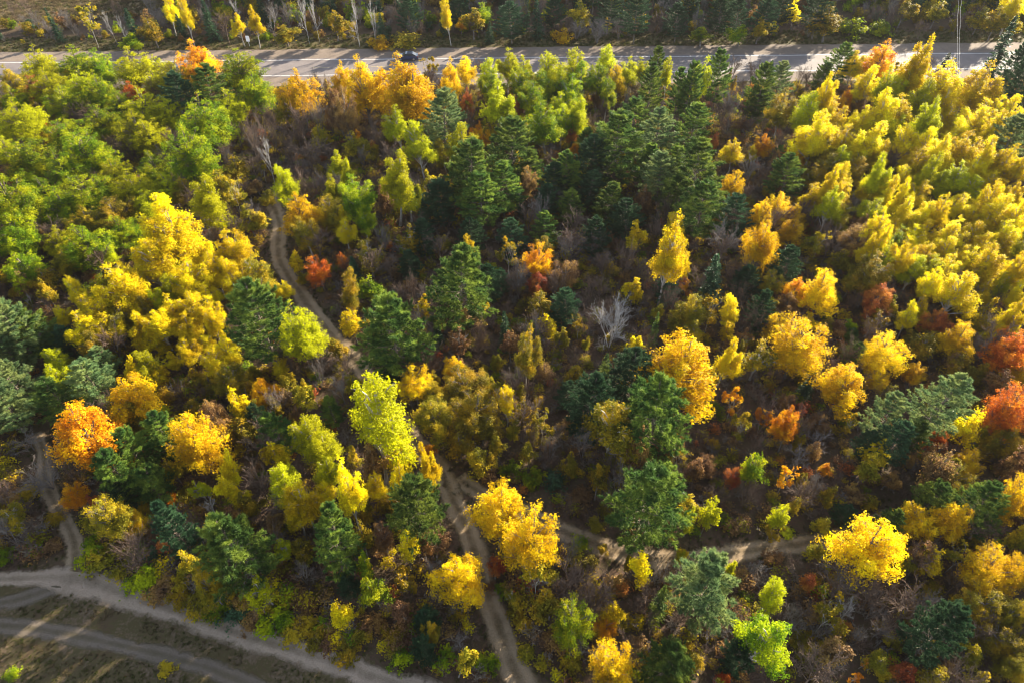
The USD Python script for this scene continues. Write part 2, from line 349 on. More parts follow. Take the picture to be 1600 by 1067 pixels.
# (width, height, crown base as a fraction of the height, shapes)
SHAPES = {
    'asp': (6.0, 16.0, 0.40, [broad(10 + i, 6.0, 16.0, 0.40, 48, 13000, 0.122, (0.20, 0.37), 1.7, 0.8, 0, (5, 4, 6, 3)[i]) for i in range(4)]),
    'oak': (8.0, 15.0, 0.32, [broad(20 + i, 8.0, 15.0, 0.32, 78, 15500, 0.132, (0.15, 0.27), 1.2, 0.62, 0, (13, 11, 15, 12)[i]) for i in range(4)]),
    'map': (8.0, 15.0, 0.34, [broad(30 + i, 8.0, 15.0, 0.34, 74, 15500, 0.130, (0.16, 0.29), 1.4, 0.7, 0, (9, 7, 8, 11)[i]) for i in range(4)]),
    'sml': (3.2, 7.0, 0.34, [broad(40 + i, 3.2, 7.0, 0.34, 22, 2900, 0.12, (0.26, 0.46), 1.5, 0.8, 0.1, (3, 2, 4, 3)[i]) for i in range(4)]),
    'thn': (4.5, 11.0, 0.32, [broad(50 + i, 4.5, 11.0, 0.32, 30, 2600, 0.15, (0.20, 0.34), 1.6, 0.8, 0.3, (4, 3, 5)[i]) for i in range(3)]),
    'pin': (9.0, 18.0, 0.20, [pine(60 + i, 9.0, 18.0, 0.20, (12, 14, 13, 15)[i], (6, 6, 7, 6)[i], 40, 13) for i in range(4)]),
    'spr': (4.6, 13.0, 0.03, [spruce(70 + i, 4.6, 13.0) for i in range(3)]),
    'bar': (6.0, 9.5, 0.15, [bare(80, 6, 9.5, 1, 0.45, (9, 7, 6, 4)), bare(81, 6, 9.5, 9, 0.42, (6, 5, 5)), bare(82, 6, 9.5, 4, 0.45, (7, 6, 5, 2))]),
    'bir': (3.4, 10.0, 0.20, [bare(90, 3.4, 10, 1, 0.42, (8, 6, 5, 4)), bare(91, 3.4, 10, 2, 0.42, (6, 6, 5, 3))]),
    'spa': (4.5, 9.0, 0.20, [bare(95, 4.5, 9, 1, 0.5, (7, 5, 4, 4), None, 1300, 0.16), bare(96, 4.5, 9, 2, 0.5, (6, 5, 4, 4), None, 1300, 0.16)]),
    'shr': (2.6, 2.4, 0.05, [broad(100 + i, 2.6, 2.4, 0.06, 16, 1100, 0.115, (0.24, 0.46), 1.1, 0.7, 0.15, (0, 5, 4)[i]) for i in range(3)]),
}
SHAPES['und'] = (1.8, 1.6, 0.05, [broad(105 + i, 1.8, 1.6, 0.05, 22, 300, 0.095, (0.3, 0.6), 1.2, 0.7, 0.1, (0, 6, 5)[i]) for i in range(3)])
WOOD = {'und': 'umber', 'asp': 'pale', 'oak': 'brown', 'map': 'grey', 'sml': 'grey', 'thn': 'pale', 'pin': 'brown', 'spr': 'brown', 'bar': 'grey', 'bir': 'white', 'spa': 'pale', 'shr': 'umber'}
made = {}
def model(shape, colour, k):
    key = (shape, colour, k)
    if key not in made:
        word = {'asp': 'tall_crown', 'oak': 'round_crown', 'map': 'domed_crown', 'sml': 'small_crown', 'thn': 'thin_crown', 'pin': 'tiered_pine', 'spr': 'pointed_spruce', 'bar': 'leafless', 'bir': 'slender_leafless', 'spa': 'half_leafless', 'shr': 'bush', 'und': 'seedling'}[shape]
        path = numbered('/World/tree_models/' + word)
        UsdGeom.Xform.Define(stage, path)
        wood = BARK[{'w': 'white', 'k': 'grey', 'm': 'umber'}.get(colour, WOOD[shape])]
        for part, mesh in SHAPES[shape][3][k].items():
            usdkit.mesh(stage, path + '/' + part, mesh, LEAF['h' if colour == 'y' and shape in ('map', 'shr') else colour] if part == 'crown' else wood)
        made[key] = path
    return made[key]

# ------------------------------------------------------------------ ground, highway, trails
def soil(name, stops, scale, bump=0.06, big=None, extra=None):
    """Two octave groups of noise mixed: patches of several metres and crumbs of centimetres."""
    nodes = {'g': ('geometry', {}), 'a': ('noise_texture', {'scale': scale, 'detail': 8.0, 'roughness': 0.68}),
             'c': ('noise_texture', {'scale': scale * 14, 'detail': 4.0, 'roughness': 0.7}),
             'mx': ('mix_float', {'fac': 0.45}), 'r': ('rgb_ramp', {'ramp': stops}),
             'b': ('bump', {'strength': 0.7, 'distance': bump}), 'p': ('principled_bsdf', {'roughness': 0.92, 'specular_ior_level': 0.15})}
    links = [('g.position', 'a.vector'), ('g.position', 'c.vector'), ('a.fac', 'mx.a'), ('c.fac', 'mx.b'), ('mx.result', 'r.fac'), ('r.color', 'p.base_color'),
             ('c.fac', 'b.height'), ('b.normal', 'p.normal')]
    return mat(name, nodes, links)
ground_mat = soil('leaf_litter', [(0.30, (0.020, 0.015, 0.010)), (0.40, (0.048, 0.031, 0.020)), (0.48, (0.080, 0.049, 0.034)), (0.54, (0.058, 0.045, 0.022)), (0.60, (0.115, 0.075, 0.047)), (0.70, (0.055, 0.053, 0.018))], 0.22, 0.10)
clearing_mat = soil('worn_grass', [(0.30, (0.046, 0.032, 0.018)), (0.42, (0.074, 0.050, 0.028)), (0.49, (0.060, 0.052, 0.020)), (0.55, (0.095, 0.066, 0.042)), (0.62, (0.125, 0.094, 0.064)), (0.7, (0.064, 0.056, 0.021))], 0.30, 0.06)
verge_mat = soil('verge_grass', [(0.3, (0.035, 0.033, 0.012)), (0.45, (0.065, 0.055, 0.02)), (0.55, (0.095, 0.073, 0.032)), (0.68, (0.055, 0.055, 0.017))], 0.25, 0.06)
field_mat = soil('dry_field', [(0.3, (0.075, 0.056, 0.028)), (0.5, (0.14, 0.102, 0.052)), (0.7, (0.10, 0.083, 0.036))], 0.2, 0.08)

def grid_mesh(xs, ys, lift=0.0):
    X, Y = np.meshgrid(xs, ys)
    v = np.stack([X, Y, relief(X, Y) + lift], -1).reshape(-1, 3)
    n, m = len(xs), len(ys)
    i = (np.arange(m - 1)[:, None] * n + np.arange(n - 1)[None]).ravel()
    return v, np.vstack([np.stack([i, i + 1, i + n + 1], 1), np.stack([i, i + n + 1, i + n], 1)])
far = np.array([150, 220, 340, 600, 1200, 3000.0])
gx = np.concatenate([-far[::-1], np.arange(-130, 131, 1.0), far])
gy = np.concatenate([[-3000, -900, -300, -100, -30], np.arange(0, 196, 1.0), [230, 300, 500, 1000, 3000]])
add('ground', grid_mesh(gx, gy), ground_mat, smooth=True, kind='structure')

# the highway: a straight strip, its frame taken from the painted edge lines
H0, H1 = gp(0, 99), gp(1515, 84.4)
he = unit(H1 - H0); hn = np.array([-he[1], he[0]])
across = lambda px, py: float((gp(px, py) - H0) @ hn)
NEAR = (across(439, 118) + across(1262, 111.4)) / 2
SH_F, SH_N = (across(400, 77) + across(1420, 70)) / 2, across(435, 136)
def strip(a0, a1, n0, n1, z, step=8.0, ragged=0.0, seed=0, nc=2):
    s = np.linspace(a0, a1, max(2, int((a1 - a0) / step) + 1))
    w = np.linspace(0, 1, nc)
    lo = n0 + ragged * (meshkit.noise(np.column_stack([s / 2.2, s * 0, s * 0]), seed) - 0.5)
    hi = n1 + ragged * (meshkit.noise(np.column_stack([s / 2.2, s * 0, s * 0]), seed + 5) - 0.5)
    nn = lo[:, None] * (1 - w) + hi[:, None] * w
    P = H0 + s[:, None, None] * he + nn[..., None] * hn
    v = np.dstack([P, np.full(nn.shape, z)]).reshape(-1, 3)
    i = (np.arange(len(s) - 1)[:, None] * nc + np.arange(nc - 1)[None]).ravel()
    return v, np.vstack([np.stack([i, i + nc, i + nc + 1], 1), np.stack([i, i + nc + 1, i + 1], 1)])
A0, A1 = -250.0, 460.0
asphalt = mat('asphalt', {'g': ('geometry', {}), 'n': ('noise_texture', {'scale': 0.35, 'detail': 6.0, 'roughness': 0.65}), 'k': ('noise_texture', {'scale': 18.0, 'detail': 2.0}),
    'r': ('rgb_ramp', {'ramp': [(0.3, (0.112, 0.096, 0.096)), (0.7, (0.158, 0.136, 0.134))]}), 'b': ('bump', {'strength': 0.3, 'distance': 0.01}), 'p': ('principled_bsdf', {'roughness': 0.8, 'specular_ior_level': 0.3})},
    [('g.position', 'n.vector'), ('g.position', 'k.vector'), ('n.fac', 'r.fac'), ('r.color', 'p.base_color'), ('k.fac', 'b.height'), ('b.normal', 'p.normal')])
gravel = soil('shoulder_gravel', [(0.3, (0.11, 0.086, 0.070)), (0.5, (0.155, 0.122, 0.10)), (0.7, (0.20, 0.16, 0.128))], 0.6, 0.03)
paint = mat('road_paint', {'g': ('geometry', {}), 'n': ('noise_texture', {'scale': 5.0, 'detail': 4.0}), 'r': ('rgb_ramp', {'ramp': [(0.3, (0.45, 0.44, 0.42)), (0.6, (0.75, 0.74, 0.72))]}), 'p': ('principled_bsdf', {'roughness': 0.6})},
    [('g.position', 'n.vector'), ('n.fac', 'r.fac'), ('r.color', 'p.base_color')])
paint_yellow = mat('road_paint_yellow', {'p': ('principled_bsdf', {'base_color': (0.42, 0.34, 0.17), 'roughness': 0.6})})
add('verge', strip(A0, A1, SH_F - 0.3, SH_F + 7.5, 0.010, 1.0, 2.2, 3, 4), verge_mat, kind='structure')
add('near_verge', strip(A0, A1, SH_N - 6.0, SH_N + 0.3, 0.010, 1.0, 2.2, 7, 4), verge_mat, kind='structure')
add('road_shoulder', strip(A0, A1, SH_N, SH_F, 0.020, 0.8, 0.7, 13, 2), gravel, kind='structure')
highway = add('highway', strip(A0, A1, NEAR - 0.75, 0.75, 0.026, 4.0, 0.0), asphalt, kind='structure')
add('edge_line', strip(A0, A1, -0.07, 0.08, 0.031, 20), paint, highway)
add('edge_line', strip(A0, A1, NEAR - 0.08, NEAR + 0.07, 0.031, 20), paint, highway)
for k in range(22):
    a = -6 + k * 12.0
    add('centre_dash', strip(a, a + 3.4, NEAR / 2 - 0.06, NEAR / 2 + 0.06, 0.031, 4), paint_yellow, highway)

from scipy.interpolate import CubicSpline
from shapely.geometry import Polygon, Point, LineString
from shapely.prepared import prep
def track(name, sandy, leafy, seed):
    """Packed wheel tracks and a littered middle; the outermost edge breaks up into the forest floor."""
    return mat(name, {
        'u': ('texture_coordinate', {}), 'x': ('separate_xyz', {}), 'g': ('geometry', {}),
        'n': ('noise_texture', {'scale': 0.7, 'detail': 8.0, 'roughness': 0.72}), 'k': ('noise_texture', {'scale': 9.0, 'detail': 4.0, 'roughness': 0.7}),
        'a': ('math', {'math_type': 'multiply_add', 'value2': 2.0, 'value3': -1.0}), 'ab': ('math', {'math_type': 'absolute'}),
        'w': ('rgb_ramp', {'ramp': [(0.0, (0.25,) * 3), (0.18, (0.45,) * 3), (0.36, (0.95,) * 3), (0.62, (0.95,) * 3), (0.82, (0.4,) * 3), (1.0, (0.1,) * 3)]}),
        'wn': ('math', {'math_type': 'multiply_add', 'value2': 2.2, 'value3': -1.1}), 'ws': ('math', {'math_type': 'add', 'use_clamp': True}),
        's': ('rgb_ramp', {'ramp': [(0.3, sandy[0]), (0.7, sandy[1])]}), 'l': ('rgb_ramp', {'ramp': [(0.3, leafy[0]), (0.7, leafy[1])]}),
        'm': ('mix', {'mix_type': 'mix'}), 'b': ('bump', {'strength': 0.8, 'distance': 0.05}), 'p': ('principled_bsdf', {'roughness': 0.92, 'specular_ior_level': 0.15}),
        'e': ('math', {'math_type': 'multiply_add', 'value2': 2.4, 'value3': -1.2}), 'es': ('math', {'math_type': 'add'}),
        'er': ('map_range', {'from_min': 0.62, 'from_max': 1.02, 'to_min': 0.0, 'to_max': 1.0, 'clamp': True}), 't': ('transparent_bsdf', {}), 'mc': ('mix_closure', {})},
        [('u.UV', 'x.vector'), ('x.x', 'a.value1'), ('a.value', 'ab.value1'), ('ab.value', 'w.fac'), ('g.position', 'n.vector'), ('g.position', 'k.vector'),
         ('n.fac', 'wn.value1'), ('w.color', 'ws.value1'), ('wn.value', 'ws.value2'), ('ws.value', 'm.fac'), ('k.fac', 's.fac'), ('k.fac', 'l.fac'), ('l.color', 'm.color1'), ('s.color', 'm.color2'),
         ('m.color', 'p.base_color'), ('k.fac', 'b.height'), ('b.normal', 'p.normal'),
         ('n.fac', 'e.value1'), ('ab.value', 'es.value1'), ('e.value', 'es.value2'), ('es.value', 'er.value'), ('er.result', 'mc.fac'), ('p.BSDF', 'mc.closure1'), ('t.BSDF', 'mc.closure2')], surface='mc.closure')
trail_mat = track('trail_dirt', [(0.19, 0.142, 0.092), (0.31, 0.232, 0.152)], [(0.065, 0.047, 0.026), (0.125, 0.087, 0.045)], 1)
sand_mat = track('sandy_gravel', [(0.23, 0.175, 0.132), (0.34, 0.268, 0.205)], [(0.11, 0.082, 0.055), (0.20, 0.153, 0.112)], 2)
rut_mat = track('faint_ruts', [(0.10, 0.08, 0.062), (0.155, 0.125, 0.10)], [(0.06, 0.049, 0.03), (0.09, 0.073, 0.045)], 3)
paths = []
def ribbon(name, pts, width, material, lift, seed, ragged=0.25):
    P = np.array([gp(*p[:2]) for p in pts])
    w = np.array([p[2] if len(p) > 2 else width for p in pts], float)
    d = np.concatenate([[0], np.cumsum(np.linalg.norm(np.diff(P, axis=0), axis=1))])
    s = np.linspace(0, d[-1], int(d[-1] / 0.4) + 2)
    C = CubicSpline(d, P)(s); T = unit(CubicSpline(d, P)(s, 1)); N = np.column_stack([-T[:, 1], T[:, 0]])
    W = np.interp(s, d, w)
    u = np.linspace(-1, 1, 13)
    jit = [1 + ragged * (meshkit.fbm(np.column_stack([s / 2.5, s * 0 + q * 9, s * 0]), 3, seed) - 0.5) * 2 for q in (0, 1)]
    half = W[:, None] / 2 * np.where(u < 0, jit[0][:, None], jit[1][:, None])
    XY = C[:, None] + N[:, None] * (u * half)[..., None]
    rut = -0.012 * np.exp(-((np.abs(u) - 0.5) / 0.14) ** 2)
    v = np.dstack([XY, relief(XY[..., 0], XY[..., 1]) + lift * (1 - 0.55 * np.abs(u) ** 6) + rut]).reshape(-1, 3)
    uv = np.dstack([np.broadcast_to((u + 1) / 2, XY.shape[:2]), np.broadcast_to((s / 4)[:, None], XY.shape[:2])]).reshape(-1, 2)
    n, nc = len(s), len(u)
    i = (np.arange(n - 1)[:, None] * nc + np.arange(nc - 1)[None]).ravel()
    f = np.vstack([np.stack([i, i + 1, i + nc + 1], 1), np.stack([i, i + nc + 1, i + nc], 1)])
    add(name, (v, f), material, uv=uv, smooth=True, kind='structure')
    paths.append((LineString(C), W.mean() / 2))

# the clearing at the lower left, below the gravel road
def sheet(name, poly, step, lift, material, wob, seed):
    pg = Polygon([gp(*p) for p in poly]).buffer(0)
    x0, y0, x1, y1 = pg.bounds
    xs, ys = np.arange(x0, x1 + step, step), np.arange(y0, y1 + step, step)
    v, f = grid_mesh(xs, ys, lift)
    c = v[f].mean(1)
    pp = prep(pg)
    off = wob * (meshkit.fbm(np.column_stack([c[:, 0] / 2, c[:, 1] / 2, c[:, 0] * 0]), 3, seed)[:, None] - 0.5) * 2
    keep = np.array([pp.contains(Point(a + o, b + o)) for (a, b), (o,) in zip(c[:, :2], off)])
    f = f[keep]; used, inv = np.unique(f, return_inverse=True)
    add(name, (v[used], inv.reshape(-1, 3)), material, kind='structure', smooth=True)
    return pg
clearing = sheet('grass_clearing', [(-260, 893), (60, 893), (190, 925), (330, 968), (480, 1015), (700, 1075), (760, 1130), (-330, 1190)], 0.5, 0.034, clearing_mat, 0.9, 4)
ribbon('rutted_track', [(-240, 960), (0, 976), (111, 992), (202, 1012), (293, 1034), (400, 1075), (480, 1110)], 1.7, rut_mat, 0.062, 5)
ribbon('sandy_patch', [(-160, 948), (-40, 942), (30, 936), (80, 920), (125, 905)], 1.6, rut_mat, 0.060, 8, 0.4)
ribbon('side_trail', [(126, 900, 2.8), (118, 880, 2.2), (117, 852, 2.0), (104, 818, 2.0), (86, 786, 1.9), (72, 750, 1.8), (70, 715, 1.7), (55, 680, 1.7)], 2.5, trail_mat, 0.064, 6)
ribbon('gravel_road', [(-150, 905, 1.7), (0, 905, 1.7), (60, 903, 2.1), (112, 904, 3.9), (150, 913, 3.5), (189, 927, 2.8), (262, 951, 2.6), (337, 978, 2.5), (405, 1001, 2.5), (472, 1020, 2.5), (540, 1042, 2.5), (614, 1067, 2.5), (720, 1107, 2.5)], 3.3, sand_mat, 0.070, 7, 0.3)
ribbon('trail_branch', [(716, 745, 2.0), (760, 775, 2.2), (815, 800, 2.3), (867, 824, 2.6), (918, 845, 2.7), (969, 862, 2.7), (1036, 873, 2.6), (1060, 874, 2.6), (1127, 866, 2.4), (1195, 856, 2.3), (1250, 849, 2.2), (1296, 842, 2.2), (1347, 822, 2.1), (1400, 806, 2.0)], 2.3, trail_mat, 0.058, 9)
ribbon('forest_trail', [(850, 1160), (826, 1090), (806, 1050), (786, 996), (765, 938), (746, 876), (727, 820), (706, 776), (686, 735), (650, 688), (613, 640), (581, 598), (550, 558), (524, 530), (500, 502), (473, 465), (446, 426), (434, 388), (437, 352), (430, 330), (425, 300)], 2.8, trail_mat, 0.070, 10)
field = sheet('field', [(-260, 34), (-100, 36), (150, 34), (215, 26), (260, 10), (290, -40), (320, -90), (-420, -90)], 1.5, 0.012, field_mat, 2.0, 14)
near_poly = prep(clearing)
def off_limits(x, y, pad=0.5, roads=True):
    n = (np.array([x, y]) - H0) @ hn
    if SH_N - 0.5 < n < SH_F + 0.6: return True
    pt = Point(x, y)
    return any(l.distance(pt) < w + pad for l, w in paths)

